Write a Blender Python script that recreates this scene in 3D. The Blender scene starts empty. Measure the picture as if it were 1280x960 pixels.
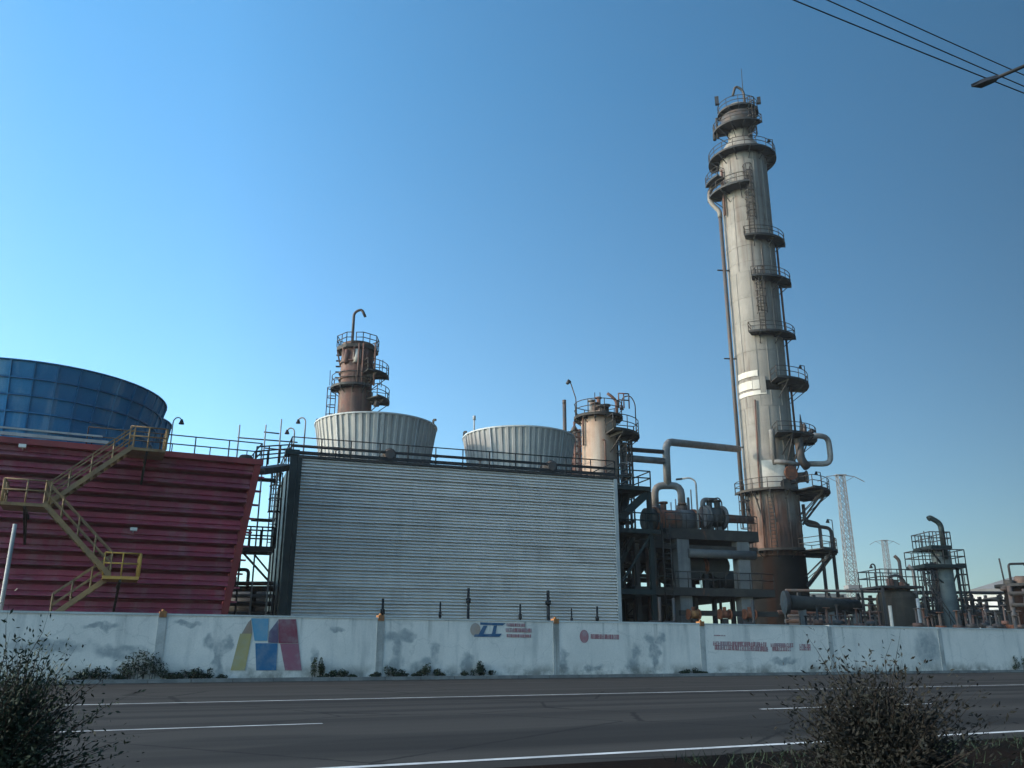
import bpy, math, random
from math import sin, cos, tan, atan, atan2, pi, radians, sqrt, hypot
from mathutils import Vector, Matrix
S = bpy.context.scene
COL = S.collection
random.seed(7)

# ------------------------------------------------------------------ camera, sky, sun
F = 1085.0; TH = radians(17.3); HC = 1.0
cam = bpy.data.cameras.new('camera'); camo = bpy.data.objects.new('camera', cam); COL.objects.link(camo)
cam.sensor_width = 36; cam.lens = F / 1280 * 36; cam.clip_start = 0.05; cam.clip_end = 20000
camo.location = (0, 0, HC); camo.rotation_euler = (pi / 2 + TH, 0, 0)
S.camera = camo
SUN_AZ = radians(-101); SUN_EL = radians(20)          # azimuth clockwise from +Y
W = bpy.data.worlds.new('World'); S.world = W; W.use_nodes = True
nt = W.node_tree; bg = nt.nodes['Background']
sk = nt.nodes.new('ShaderNodeTexSky'); sk.sky_type = 'NISHITA'; sk.sun_disc = False
sk.sun_elevation = SUN_EL; sk.sun_rotation = SUN_AZ; sk.altitude = 0
sk.air_density = 1.0; sk.dust_density = 0.75; sk.ozone_density = 1.2
# hand-set sky gain: dimmed opposite the sun, warm lobe added near it for fill
tcd = nt.nodes.new('ShaderNodeTexCoord'); dt = nt.nodes.new('ShaderNodeVectorMath'); dt.operation = 'DOT_PRODUCT'
nt.links.new(tcd.outputs['Generated'], dt.inputs[0]); dt.inputs[1].default_value = (sin(SUN_AZ), cos(SUN_AZ), 0)
def wr(a, b, c, d):
    n = nt.nodes.new('ShaderNodeMapRange')
    for k, x in zip((1, 2, 3, 4), (a, b, c, d)): n.inputs[k].default_value = x
    nt.links.new(dt.outputs['Value'], n.inputs[0]); return n.outputs[0]
ad = nt.nodes.new('ShaderNodeMath'); ad.operation = 'ADD'
nt.links.new(wr(-.85, .15, .11, 1.36), ad.inputs[0]); nt.links.new(wr(.45, 1, 0, 2.3), ad.inputs[1])
tn = nt.nodes.new('ShaderNodeMix'); tn.data_type = 'RGBA'; tn.inputs[6].default_value = (.50, .985, 1.17, 1); tn.inputs[7].default_value = (1.1, .95, .78, 1)
nt.links.new(wr(.3, .95, 0, 1), tn.inputs[0])
sx = nt.nodes.new('ShaderNodeSeparateXYZ'); nt.links.new(tcd.outputs['Generated'], sx.inputs[0])
hzn = nt.nodes.new('ShaderNodeMapRange'); nt.links.new(sx.outputs['Z'], hzn.inputs[0])      # haze pales the sky all round the horizon
for k, x in zip((1, 2, 3, 4), (.08, .60, 1, 0)): hzn.inputs[k].default_value = x
tn2 = nt.nodes.new('ShaderNodeMix'); tn2.data_type = 'RGBA'; tn2.inputs[7].default_value = (.72, .97, 1.10, 1)
nt.links.new(hzn.outputs[0], tn2.inputs[0]); nt.links.new(tn.outputs[2], tn2.inputs[6])
tint = nt.nodes.new('ShaderNodeVectorMath'); tint.operation = 'MULTIPLY'; nt.links.new(sk.outputs[0], tint.inputs[0]); nt.links.new(tn2.outputs[2], tint.inputs[1])
scl = nt.nodes.new('ShaderNodeVectorMath'); scl.operation = 'SCALE'; nt.links.new(tint.outputs[0], scl.inputs[0]); nt.links.new(ad.outputs[0], scl.inputs['Scale'])
nt.links.new(scl.outputs[0], bg.inputs[0]); bg.inputs[1].default_value = 0.15
sun = bpy.data.lights.new('sun', 'SUN'); suno = bpy.data.objects.new('sun', sun); COL.objects.link(suno)
sun.energy = 2.0; sun.angle = radians(0.5); sun.color = (1.0, 0.83, 0.67)
sd = Vector((sin(SUN_AZ) * cos(SUN_EL), cos(SUN_AZ) * cos(SUN_EL), sin(SUN_EL)))
suno.rotation_euler = sd.to_track_quat('Z', 'Y').to_euler(); suno.location = sd * 60
S.view_settings.view_transform = 'Standard'; S.view_settings.look = 'None'
S.view_settings.exposure = 0.6; S.view_settings.gamma = 1.0; S.view_settings.use_curve_mapping = False

# ------------------------------------------------------------------ survey: photo pixel -> place
def ray(px, py):
    dx = (px - 640) / F; dy = (480 - py) / F
    return Vector((dx, cos(TH) - dy * sin(TH), sin(TH) + dy * cos(TH)))
def at(px, py, Y):
    r = ray(px, py); t = Y / r.y
    return Vector((r.x * t, Y, HC + r.z * t))
def zrow(py, Y): return at(640, py, Y).z
def onground(px, py):
    r = ray(px, py); t = -HC / r.z
    return Vector((r.x * t, r.y * t, 0))
def depth(p): return p.y * cos(TH) + (p.z - HC) * sin(TH)
def mpp(p): return depth(p) / F                        # metres per photo pixel there
class Frame:
    """u along the face (to the right), v away from the road, z up"""
    def __init__(s, o, ang):
        s.o = Vector((o.x, o.y, 0)); s.d = Vector((sin(ang), cos(ang), 0)); s.n = Vector((-cos(ang), sin(ang), 0))
    def P(s, u, v, z): return s.o + s.d * u + s.n * v + Vector((0, 0, z))
    def hit(s, px, py, v=0.0):
        r = ray(px, py); q = s.o + s.n * v
        t = q.dot(s.n) / Vector((r.x, r.y, 0)).dot(s.n)
        p = Vector((r.x * t, r.y * t, HC + r.z * t))
        return (p - s.o).dot(s.d), p.z
    def uv(s, p):
        q = p - s.o; return q.dot(s.d), q.dot(s.n)

# ------------------------------------------------------------------ materials
def lnk(t, a, b): t.links.new(a, b)
def newmat(name):
    m = bpy.data.materials.new(name); m.use_nodes = True
    t = m.node_tree; return m, t, t.nodes['Principled BSDF']
def noise(t, vec, scale, detail=4, rough=.55, sc=(1, 1, 1)):
    if sc != (1, 1, 1):
        mp = t.nodes.new('ShaderNodeMapping'); mp.inputs['Scale'].default_value = sc
        lnk(t, vec, mp.inputs[0]); vec = mp.outputs[0]
    n = t.nodes.new('ShaderNodeTexNoise'); n.inputs['Scale'].default_value = scale
    n.inputs['Detail'].default_value = detail; n.inputs['Roughness'].default_value = rough
    lnk(t, vec, n.inputs['Vector']); return n.outputs[0]
def mrange(t, v, a, b, c=0., d=1., smooth=True):
    n = t.nodes.new('ShaderNodeMapRange'); n.interpolation_type = 'SMOOTHSTEP' if smooth else 'LINEAR'
    for k, x in zip((1, 2, 3, 4), (a, b, c, d)): n.inputs[k].default_value = x
    lnk(t, v, n.inputs[0]); return n.outputs[0]
def mixc(t, f, a, b):
    n = t.nodes.new('ShaderNodeMix'); n.data_type = 'RGBA'
    if isinstance(f, (int, float)): n.inputs[0].default_value = f
    else: lnk(t, f, n.inputs[0])
    for k, x in ((6, a), (7, b)):
        if isinstance(x, tuple): n.inputs[k].default_value = (*x, 1)
        else: lnk(t, x, n.inputs[k])
    return n.outputs[2]
def math2(t, op, a, b=None):
    n = t.nodes.new('ShaderNodeMath'); n.operation = op
    for k, x in ((0, a), (1, b)):
        if x is None: continue
        if isinstance(x, (int, float)): n.inputs[k].default_value = x
        else: lnk(t, x, n.inputs[k])
    return n.outputs[0]
def pos(t): return t.nodes.new('ShaderNodeNewGeometry').outputs['Position']
def sepz(t, v):
    n = t.nodes.new('ShaderNodeSeparateXYZ'); lnk(t, v, n.inputs[0]); return n.outputs
def mat(name, c, c2=None, scale=1.5, rough=.6, metal=0., streak=None, rust=None, bump=.15, vary=.12, grit=14, zband=None, spec=None):
    """weathered surface: two tones, vertical run marks, rust patches, per-piece variation"""
    m, t, b = newmat(name); p = pos(t)
    c2 = c2 or tuple(x * .72 for x in c)
    col = mixc(t, mrange(t, noise(t, p, scale, 6, .6), .38, .62), c, c2)
    if streak:
        sc, amt, fr = streak
        s = mrange(t, noise(t, p, fr, 5, .6, (1, 1, .045)), .48, .68, 0, amt)
        col = mixc(t, s, col, sc)
    if rust:
        rc, lo = rust
        r1 = mrange(t, noise(t, p, scale * .7, 7, .68, (1, 1, .4)), lo, lo + .14)
        rr = mixc(t, noise(t, p, 6, 4), rc, tuple(x * .45 for x in rc))
        col = mixc(t, r1, col, rr)
    if zband:
        # (z0, z1, colour, strength): paint lost / scale on the part of the shell below z1
        z0, z1, zc, st = zband
        z = sepz(t, p)[2]
        zz = math2(t, 'ADD', z, math2(t, 'MULTIPLY', noise(t, p, .8, 5, .65, (1, 1, .25)), -14.0))
        k = mrange(t, zz, z0 - 7, z1 - 7, st, 0)
        col = mixc(t, k, col, mixc(t, mrange(t, noise(t, p, 1.1, 6, .65, (1, 1, .2)), .4, .6), zc, tuple(x * .35 for x in zc)))
    oi = t.nodes.new('ShaderNodeObjectInfo')
    k = mrange(t, oi.outputs['Random'], 0, 1, 1 - vary, 1 + vary, False)
    g = mrange(t, noise(t, p, grit, 4, .7), .25, .75, .86, 1.1, False)
    k = math2(t, 'MULTIPLY', k, g)
    vm = t.nodes.new('ShaderNodeVectorMath'); vm.operation = 'SCALE'
    lnk(t, col, vm.inputs[0]); lnk(t, k, vm.inputs['Scale'])
    lnk(t, vm.outputs[0], b.inputs['Base Color'])
    b.inputs['Metallic'].default_value = metal; b.inputs['Specular IOR Level'].default_value = spec if spec is not None else .3 if rough > .4 else .5
    lnk(t, mrange(t, noise(t, p, scale * 3, 4), .3, .7, max(.05, rough - .12), min(1, rough + .15), False), b.inputs['Roughness'])
    if bump:
        bn = t.nodes.new('ShaderNodeBump'); bn.inputs['Strength'].default_value = bump; bn.inputs['Distance'].default_value = .03
        lnk(t, noise(t, p, grit * .6, 5, .6), bn.inputs['Height']); lnk(t, bn.outputs[0], b.inputs['Normal'])
    return m
RUST = (.20, .075, .035)
M = dict(
    louvre=mat('louvre_grey', (.65, .61, .575), (.59, .555, .525), .35, .55, streak=((.34, .32, .30), .2, 1.2), vary=.05, bump=.05),
    louvre_stained=mat('louvre_stained', (.63, .59, .555), (.56, .525, .495), .5, .6, streak=((.33, .30, .28), .35, 1.6), vary=.05, bump=.05),
    greytrim=mat('grey_trim', (.42, .43, .42), (.34, .35, .35), .8, .6),
    stackgrey=mat('stack_grey', (.37, .355, .33), (.30, .29, .27), .5, .7, streak=((.2, .18, .16), .5, 1.6), vary=.04),
    red=mat('oxide_red', (.34, .060, .10), (.24, .048, .082), .45, .6, streak=((.29, .15, .17), .6, .9), vary=.16, bump=.05),
    redtrim=mat('red_trim', (.26, .042, .045), (.19, .036, .042), .5, .6, vary=.06),
    blue=mat('stack_blue', (.013, .165, .35), (.035, .21, .40), .5, .6, streak=((.22, .38, .50), .5, 1.0), vary=.10, bump=.05),
    bluerib=mat('blue_rib', (.012, .14, .30), None, 1, .5),
    steel=mat('dark_steel', (.028, .030, .032), (.038, .033, .03), 1.2, .65, rust=((.09, .04, .025), .6)),
    green=mat('dark_green_steel', (.007, .017, .019), (.010, .021, .022), 1.0, .55, vary=.25),
    deckbrown=mat('brown_deck', (.05, .043, .037), (.034, .03, .027), 1.0, .75, rust=(RUST, .6)),
    rail=mat('rail_steel', (.032, .03, .029), (.05, .038, .03), 2, .6, rust=((.10, .05, .03), .58)),
    rustshell=mat('rusted_shell', (.125, .058, .046), (.075, .045, .04), .9, .75, streak=((.20, .14, .11), .6, 1.4), rust=((.085, .025, .022), .56), bump=.3),
    clad=mat('aluminium_cladding', (.215, .195, .172), (.185, .17, .152), .5, .65, metal=.0, streak=((.115, .085, .068), .8, 1.3), rust=((.125, .085, .062), .60), vary=.05, bump=.2, zband=(13., 19., (.13, .058, .036), .95)),
    cladnew=mat('bright_cladding', (.48, .44, .39), (.40, .37, .33), .8, .5, metal=.0, streak=((.35, .28, .2), .4, 1.5)),
    skirt=mat('dark_skirt', (.013, .012, .0115), (.009, .009, .009), .6, .9, streak=((.020, .010, .007), .7, .9), rust=((.024, .009, .006), .6), spec=.03),  # near-black: the shade on the tall column's foot is put into this colour
    orange=mat('faded_orange_shell', (.38, .265, .20), (.34, .225, .165), .8, .7, streak=((.44, .38, .32), .7, 1.3), rust=((.28, .12, .075), .62), vary=.05),
    pipe=mat('grey_pipe', (.20, .19, .18), (.15, .14, .13), 1.3, .55, streak=((.15, .11, .09), .5, 2)),
    pipedark=mat('dark_pipe', (.06, .062, .065), (.085, .06, .05), 1.3, .6),
    piperust=mat('rusty_pipe', (.15, .075, .055), (.10, .06, .05), 1.3, .7, rust=((.22, .08, .04), .55)),
    drum=mat('rusty_drum', (.13, .085, .065), (.08, .06, .053), 1.1, .7, rust=((.30, .09, .045), .52)),
    drumgrey=mat('slate_drum', (.11, .108, .105), (.08, .08, .08), 1.1, .6),
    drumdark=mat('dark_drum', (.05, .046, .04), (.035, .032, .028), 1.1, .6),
    flange=mat('orange_rust_flange', (.26, .085, .04), (.16, .06, .035), 3, .8),
    conc=mat('weathered_concrete', (.20, .19, .18), (.15, .145, .14), .8, .85, streak=((.10, .095, .09), .6, 1.2), bump=.3),
    yellow=mat('worn_yellow_paint', (.27, .17, .075), (.19, .125, .07), 1.0, .6, rust=((.16, .08, .045), .56)),
    yellowbright=mat('yellow_paint', (.50, .29, .06), (.40, .23, .06), 1.0, .6),
    white=mat('white_wall', (.74, .72, .68), (.64, .62, .58), .6, .8),
    roofgrey=mat('grey_roof', (.24, .23, .22), None, .3, .7),
    pylon=mat('pylon_steel', (.19, .185, .185), (.16, .15, .15), .1, .6),
    cap=mat('orange_cap', (.36, .16, .055), (.24, .10, .045), 6, .7),
    pole=mat('galvanised_pole', (.36, .36, .35), (.28, .28, .27), 1, .6),
    polepale=mat('cream_pole', (.60, .52, .43), (.5, .42, .34), 1, .6),
    cable=mat('black_cable', (.02, .02, .022), None, 1, .6, bump=0),
    lamp=mat('lamp_casing', (.03, .03, .033), None, 1, .5, bump=0),
    lens=mat('lamp_lens', (.35, .36, .36), None, 1, .3, bump=0),
    marking=mat('road_paint', (.62, .62, .60), (.40, .40, .39), 1.6, .7, bump=0, grit=20),
    leaf=mat('dusty_leaf', (.028, .045, .020), (.045, .052, .024), 3, .7, vary=.2, bump=0),
    leafdry=mat('dry_leaf', (.013, .0115, .009), (.008, .009, .0065), 3, .8, vary=.2, bump=0),
    leafdark=mat('dark_leaf', (.012, .026, .014), (.018, .030, .014), 3, .7, vary=.2, bump=0),
    twig=mat('twig', (.025, .018, .014), None, 5, .8, bump=0),
    kerb=mat('kerb_concrete', (.22, .21, .20), (.15, .145, .14), 1.2, .85),
    wind=mat('dark_glass', (.02, .025, .03), None, 1, .2, bump=0),
)
def flat(name, c, wear=.35):
    """hand-painted mural colour, worn through in patches"""
    m, t, b = newmat(name); p = pos(t)
    n = mrange(t, noise(t, p, 2.2, 6, .65), .40, .72, 0, wear)
    col = mixc(t, n, c, (.44, .46, .47))
    lnk(t, mixc(t, mrange(t, noise(t, p, 1.1, 4), .4, .7, 0, .35), col, tuple(x * .7 for x in c)), b.inputs['Base Color'])
    b.inputs['Roughness'].default_value = .75
    return m
PAINT = dict(yellow=flat('mural_yellow', (.42, .33, .14)), blue=flat('mural_blue', (.02, .13, .27)), lblue=flat('mural_light_blue', (.09, .28, .42)),
             red=flat('mural_red', (.22, .045, .07)), pink=flat('mural_pink', (.30, .10, .14)), orange=flat('mural_orange', (.40, .27, .2), .5),
             txt=flat('mural_text_red', (.40, .17, .175), .55), brown=flat('mural_brown', (.30, .20, .15), .5), plum=flat('mural_plum', (.10, .07, .13)), navy=flat('mural_navy', (.03, .10, .2)))

# ------------------------------------------------------------------ mesh builder
class MB:
    def __init__(s): s.v = []; s.f = []; s.sm = []
    def add(s, vs, fs, smooth=False):
        o = len(s.v); s.v += [Vector(x) for x in vs]
        for f in fs: s.f.append([i + o for i in f]); s.sm.append(smooth)
        return s
    def hexa(s, p):                      # 8 points: bottom 4, top 4
        return s.add(p, [(3, 2, 1, 0), (4, 5, 6, 7), (0, 1, 5, 4), (1, 2, 6, 5), (2, 3, 7, 6), (3, 0, 4, 7)])
    def box(s, a, b):
        (x0, y0, z0), (x1, y1, z1) = a, b
        return s.hexa([(x0, y0, z0), (x1, y0, z0), (x1, y1, z0), (x0, y1, z0), (x0, y0, z1), (x1, y0, z1), (x1, y1, z1), (x0, y1, z1)])
    def fbox(s, fr, u0, u1, v0, v1, z0, z1):
        return s.hexa([fr.P(u, v, z) for z in (z0, z1) for u, v in ((u0, v0), (u1, v0), (u1, v1), (u0, v1))])
    def beam(s, a, b, w, h=None, up=Vector((0, 0, 1))):
        a = Vector(a); b = Vector(b); h = h or w; d = (b - a)
        if d.length < 1e-5: return s
        d.normalize(); up = Vector(up)
        if abs(d.dot(up)) > .99: up = Vector((0.3, 1, 0))
        x = d.cross(up).normalized() * w / 2; y = x.cross(d).normalized() * h / 2
        return s.hexa([a - x - y, a + x - y, b + x - y, b - x - y, a - x + y, a + x + y, b + x + y, b - x + y])
    def tube(s, a, b, r, r1=None, n=8, cap=True):
        a = Vector(a); b = Vector(b); r1 = r if r1 is None else r1; d = b - a
        if d.length < 1e-6: return s
        d.normalize(); q = Vector((0, 0, 1)) if abs(d.z) < .9 else Vector((1, 0, 0))
        x = d.cross(q).normalized(); y = d.cross(x)
        vs = [a + (x * cos(2 * pi * i / n) + y * sin(2 * pi * i / n)) * r for i in range(n)] + \
             [b + (x * cos(2 * pi * i / n) + y * sin(2 * pi * i / n)) * r1 for i in range(n)]
        s.add(vs, [(i, (i + 1) % n, n + (i + 1) % n, n + i) for i in range(n)], True)
        if cap:
            o = len(s.v) - 2 * n
            s.f.append([o + i for i in range(n)][::-1]); s.sm.append(False)
            s.f.append([o + n + i for i in range(n)]); s.sm.append(False)
        return s
    def pipe(s, pts, r, n=8, bend=None, seg=4):
        pts = [Vector(p) for p in pts]; bend = bend if bend is not None else r * 2.5
        path = [pts[0]]
        for i in range(1, len(pts) - 1):
            p0, p, p1 = pts[i - 1], pts[i], pts[i + 1]
            l = min(bend, (p0 - p).length * .45, (p1 - p).length * .45)
            a = p + (p0 - p).normalized() * l; b = p + (p1 - p).normalized() * l
            for k in range(seg + 1):
                t = k / seg; path.append(a * (1 - t) ** 2 + p * 2 * t * (1 - t) + b * t * t)
        path.append(pts[-1])
        rings = []; x = None
        for i, p in enumerate(path):
            d = (path[min(i + 1, len(path) - 1)] - path[max(i - 1, 0)]).normalized()
            if x is None:
                q = Vector((0, 0, 1)) if abs(d.z) < .9 else Vector((1, 0, 0)); x = d.cross(q).normalized()
            else: x = (x - d * x.dot(d)).normalized()
            y = d.cross(x)
            rings.append([p + (x * cos(2 * pi * k / n) + y * sin(2 * pi * k / n)) * r for k in range(n)])
        vs = [v for rg in rings for v in rg]; fs = []
        for i in range(len(rings) - 1):
            for k in range(n): fs.append((i * n + k, i * n + (k + 1) % n, (i + 1) * n + (k + 1) % n, (i + 1) * n + k))
        s.add(vs, fs, True)
        o = len(s.v) - len(vs)
        s.f.append([o + k for k in range(n)][::-1]); s.sm.append(False)
        s.f.append([o + len(vs) - n + k for k in range(n)]); s.sm.append(False)
        return s
    def lathe(s, c, prof, n=32, a0=0., a1=2 * pi, smooth=True):
        full = abs(a1 - a0 - 2 * pi) < 1e-4; m = n if full else n + 1
        vs = [(c[0] + r * cos(a0 + (a1 - a0) * i / n), c[1] + r * sin(a0 + (a1 - a0) * i / n), z) for r, z in prof for i in range(m)]
        fs = []
        for j in range(len(prof) - 1):
            for i in range(n):
                k = (i + 1) % m
                fs.append((j * m + i, j * m + k, (j + 1) * m + k, (j + 1) * m + i))
        return s.add(vs, fs, smooth)
    def arc_slab(s, c, r0, r1, z0, z1, a0, a1, n=16):
        vs = []
        for i in range(n + 1):
            a = a0 + (a1 - a0) * i / n
            for r, z in ((r0, z0), (r1, z0), (r1, z1), (r0, z1)): vs.append((c[0] + r * cos(a), c[1] + r * sin(a), z))
        fs = []
        for i in range(n):
            o = 4 * i
            for k in range(4): fs.append((o + k, o + (k + 1) % 4, o + 4 + (k + 1) % 4, o + 4 + k))
        fs += [(3, 2, 1, 0), (4 * n, 4 * n + 1, 4 * n + 2, 4 * n + 3)]
        return s.add(vs, fs)
    def rail_arc(s, c, r, z, a0, a1, h=1.1, n=None, rr=.035):
        n = n or max(3, int(abs(a1 - a0) * r / 1.3))
        P = lambda a, zz: Vector((c[0] + r * cos(a), c[1] + r * sin(a), zz))
        m = n * 2
        for hh in (h, h * .55):
            for i in range(m): s.tube(P(a0 + (a1 - a0) * i / m, z + hh), P(a0 + (a1 - a0) * (i + 1) / m, z + hh), rr, n=5, cap=False)
        for i in range(n + 1):
            a = a0 + (a1 - a0) * i / n; s.tube(P(a, z), P(a, z + h), rr, n=5)
        return s
    def rail(s, a, b, h=1.1, n=None, rr=.035, ends=True):
        a = Vector(a); b = Vector(b); n = n or max(2, int((b - a).length / 1.6)); U = Vector((0, 0, 1))
        for hh in (h, h * .55): s.tube(a + U * hh, b + U * hh, rr, n=5)
        for i in range(0 if ends else 1, n + 1):
            p = a.lerp(b, i / n); s.tube(p, p + U * h, rr, n=5)
        return s
    def ladder(s, a, b, side, w=.5, rr=.03, step=.35):
        a = Vector(a); b = Vector(b); x = Vector(side).normalized() * w / 2
        s.tube(a - x, b - x, rr, n=5); s.tube(a + x, b + x, rr, n=5)
        n = max(2, int((b - a).length / step))
        for i in range(1, n): p = a.lerp(b, i / n); s.tube(p - x, p + x, rr * .7, n=4, cap=False)
        return s
    def cage(s, a, b, side, out, w=.75, rr=.03, step=.8):
        a = Vector(a); b = Vector(b); sx = Vector(side).normalized(); ox = Vector(out).normalized()
        k = [(-.5, 0), (-.48, .5), (-.25, .85), (.25, .85), (.48, .5), (.5, 0)]
        n = max(2, int((b - a).length / step))
        for i in range(n + 1):
            p = a.lerp(b, i / n); q = [p + sx * x * w + ox * y * w for x, y in k]
            for j in range(5): s.beam(q[j], q[j + 1], .06, .08)
        for x, y in k[1:5]: s.tube(a + sx * x * w + ox * y * w, b + sx * x * w + ox * y * w, rr, n=4)
        return s
    def mesh(s, name, org=Vector((0, 0, 0))):
        me = bpy.data.meshes.new(name)
        me.from_pydata([tuple(v - org) for v in s.v], [], s.f)
        me.polygons.foreach_set('use_smooth', s.sm); me.update(); return me

def root_loc(o):
    while o.parent: o = o.parent
    return Vector(o.location)
def part(name, mb, m, parent, label=None, kind=None):
    o = bpy.data.objects.new(name, mb.mesh(name, root_loc(parent))); COL.objects.link(o)
    o.data.materials.append(M[m] if isinstance(m, str) else m); o.parent = parent
    if label: o['label'] = label
    if kind: o['kind'] = kind
    return o
def thing(name, label, cat, loc, group=None):
    o = bpy.data.objects.new(name, None); COL.objects.link(o); o.location = loc; o.empty_display_size = .3
    o['label'] = label; o['category'] = cat
    if group: o['group'] = group
    return o
def single(name, mb, m, label, cat, loc, group=None):
    loc = Vector(loc)
    o = bpy.data.objects.new(name, mb.mesh(name, loc)); COL.objects.link(o); o.location = loc
    o.data.materials.append(M[m] if isinstance(m, str) else m)
    o['label'] = label; o['category'] = cat
    if group: o['group'] = group
    return o
def struct(name, mb, m, kind='structure'):
    o = bpy.data.objects.new(name, mb.mesh(name)); COL.objects.link(o)
    o.data.materials.append(M[m] if isinstance(m, str) else m); o['kind'] = kind; return o
def share(src, parent, rz=0., loc=None):
    o = src.copy(); COL.objects.link(o); o.parent = parent; o.rotation_euler = (0, 0, rz)
    if loc is not None: o.location = loc
    return o
def clone(o, loc=None, rz=None, label=None, parent=None):
    c = o.copy(); COL.objects.link(c)
    if parent is not None: c.parent = parent
    if loc is not None: c.location = loc
    if rz is not None: c.rotation_euler = (0, 0, rz)
    if label: c['label'] = label
    for ch in list(o.children): clone(ch, parent=c)
    return c
UP = Vector((0, 0, 1))

# ------------------------------------------------------------------ frames of the place
ga, gb = onground(0, 855), onground(1280, 839.5)
ANG = atan2((gb - ga).x, (gb - ga).y)
WF = Frame(onground(640, 847.6), ANG)                       # roadside wall
v1 = WF.uv(onground(640, 869.6))[1]; v2 = WF.uv(onground(640, 897))[1]; v3 = WF.uv(onground(640, 948.5))[1]
RC = at(327, 577, 46); RF = Frame(RC, radians(64.7)); RTOP = RC.z
GC = at(372, 570, 52); GF = Frame(GC, radians(71.0)); GTOP = GC.z
GL, _ = GF.hit(773, 690)

# ------------------------------------------------------------------ ground, road, verge
def dots(t, v, d):
    n = t.nodes.new('ShaderNodeVectorMath'); n.operation = 'DOT_PRODUCT'
    lnk(t, v, n.inputs[0]); n.inputs[1].default_value = tuple(d); return n.outputs['Value']
def uvz(t, fr):
    p = pos(t); u = math2(t, 'SUBTRACT', dots(t, p, fr.d), fr.o.dot(fr.d)); v = math2(t, 'SUBTRACT', dots(t, p, fr.n), fr.o.dot(fr.n))
    z = sepz(t, p)[2]
    c = t.nodes.new('ShaderNodeCombineXYZ'); lnk(t, u, c.inputs[0]); lnk(t, v, c.inputs[1]); lnk(t, z, c.inputs[2])
    return p, u, v, z, c.outputs[0]
def asphalt():
    m, t, b = newmat('asphalt'); p, u, v, z, c = uvz(t, WF)
    lanes = noise(t, c, .55, 4, .6, (.012, 1, 1))                    # wear bands along the traffic
    col = mixc(t, mrange(t, lanes, .36, .64), (.030, .0275, .025), (.052, .048, .043))
    col = mixc(t, mrange(t, noise(t, c, .25, 5, .6, (.12, 1, 1)), .5, .7, 0, .6), col, (.05, .046, .041))
    col = mixc(t, mrange(t, noise(t, c, 1.0, 4, .6, (.03, 1.4, 1)), .56, .72, 0, .5), col, (.014, .014, .0138))
    for off, wd, am in ((-1.0, .5, .65), (-2.9, .35, .35), (-4.6, .4, .4), (-6.6, .35, .35), (v3 - v1 + 1.3, .4, .35), (v3 - v1 + 2.9, .4, .35)):
        dv = math2(t, 'ABSOLUTE', math2(t, 'ADD', math2(t, 'SUBTRACT', v, v1 + off), math2(t, 'MULTIPLY', math2(t, 'SUBTRACT', noise(t, c, .25, 3, .5, (.2, .2, 1)), .5), .6)))
        col = mixc(t, mrange(t, dv, wd * .5, wd * 1.4, am, 0), col, (.012, .012, .0125))
    pt = mrange(t, noise(t, c, .16, 2, .4, (.35, 1.4, 1)), .60, .615, 0, .45)
    col = mixc(t, pt, col, (.016, .0155, .015))
    vr = t.nodes.new('ShaderNodeTexVoronoi'); vr.feature = 'DISTANCE_TO_EDGE'; vr.inputs['Scale'].default_value = .22; lnk(t, c, vr.inputs['Vector'])
    ck = mrange(t, math2(t, 'ADD', vr.outputs['Distance'], math2(t, 'MULTIPLY', noise(t, p, 3, 4, .7), .03)), .018, .024, .7, 0)
    col = mixc(t, ck, col, (.008, .008, .008))
    sp = mrange(t, noise(t, p, 60, 3, .8), .3, .7, .75, 1.25, False)
    vm = t.nodes.new('ShaderNodeVectorMath'); vm.operation = 'SCALE'; lnk(t, col, vm.inputs[0]); lnk(t, sp, vm.inputs['Scale'])
    lnk(t, vm.outputs[0], b.inputs['Base Color']); b.inputs['Roughness'].default_value = .9; b.inputs['Specular IOR Level'].default_value = .12
    bn = t.nodes.new('ShaderNodeBump'); bn.inputs['Strength'].default_value = .25; bn.inputs['Distance'].default_value = .01
    lnk(t, noise(t, p, 90, 3, .7), bn.inputs['Height']); lnk(t, bn.outputs[0], b.inputs['Normal'])
    return m
def soil(name, a, bb, g):
    m, t, b = newmat(name); p = pos(t)
    col = mixc(t, mrange(t, noise(t, p, .8, 7, .65), .35, .65), a, bb)
    col = mixc(t, mrange(t, noise(t, p, 9, 5, .7), .5, .75, 0, .7), col, g)
    lnk(t, col, b.inputs['Base Color']); b.inputs['Roughness'].default_value = 1; b.inputs['Specular IOR Level'].default_value = .05
    bn = t.nodes.new('ShaderNodeBump'); bn.inputs['Strength'].default_value = .6; bn.inputs['Distance'].default_value = .04
    lnk(t, noise(t, p, 12, 6, .7), bn.inputs['Height']); lnk(t, bn.outputs[0], b.inputs['Normal'])
    return m
def strip(fr, u0, u1, v0, v1, z, nu=1, nv=1, amp=0.):
    mb = MB(); vs = []
    for j in range(nv + 1):
        for i in range(nu + 1):
            vs.append(fr.P(u0 + (u1 - u0) * i / nu, v0 + (v1 - v0) * j / nv, z + (random.uniform(-amp, amp) if 0 < j < nv else 0)))
    return mb.add(vs, [(j * (nu + 1) + i, j * (nu + 1) + i + 1, (j + 1) * (nu + 1) + i + 1, (j + 1) * (nu + 1) + i) for j in range(nv) for i in range(nu)], amp > 0)
M['asphalt'] = asphalt()
M['earth'] = soil('yard_earth', (.12, .105, .085), (.08, .07, .06), (.16, .14, .11))
M['verge'] = soil('verge_soil', (.007, .0055, .0045), (.014, .0075, .005), (.004, .005, .0035))  # soil set near-black: shade over the verge is put into its colour
struct('ground', MB().add([(-6000, -3000, -.02), (6000, -3000, -.02), (6000, 9000, -.02), (-6000, 9000, -.02)], [(0, 1, 2, 3)]), 'earth')
VN = v3 - .75                                                # near edge of the carriageway
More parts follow.
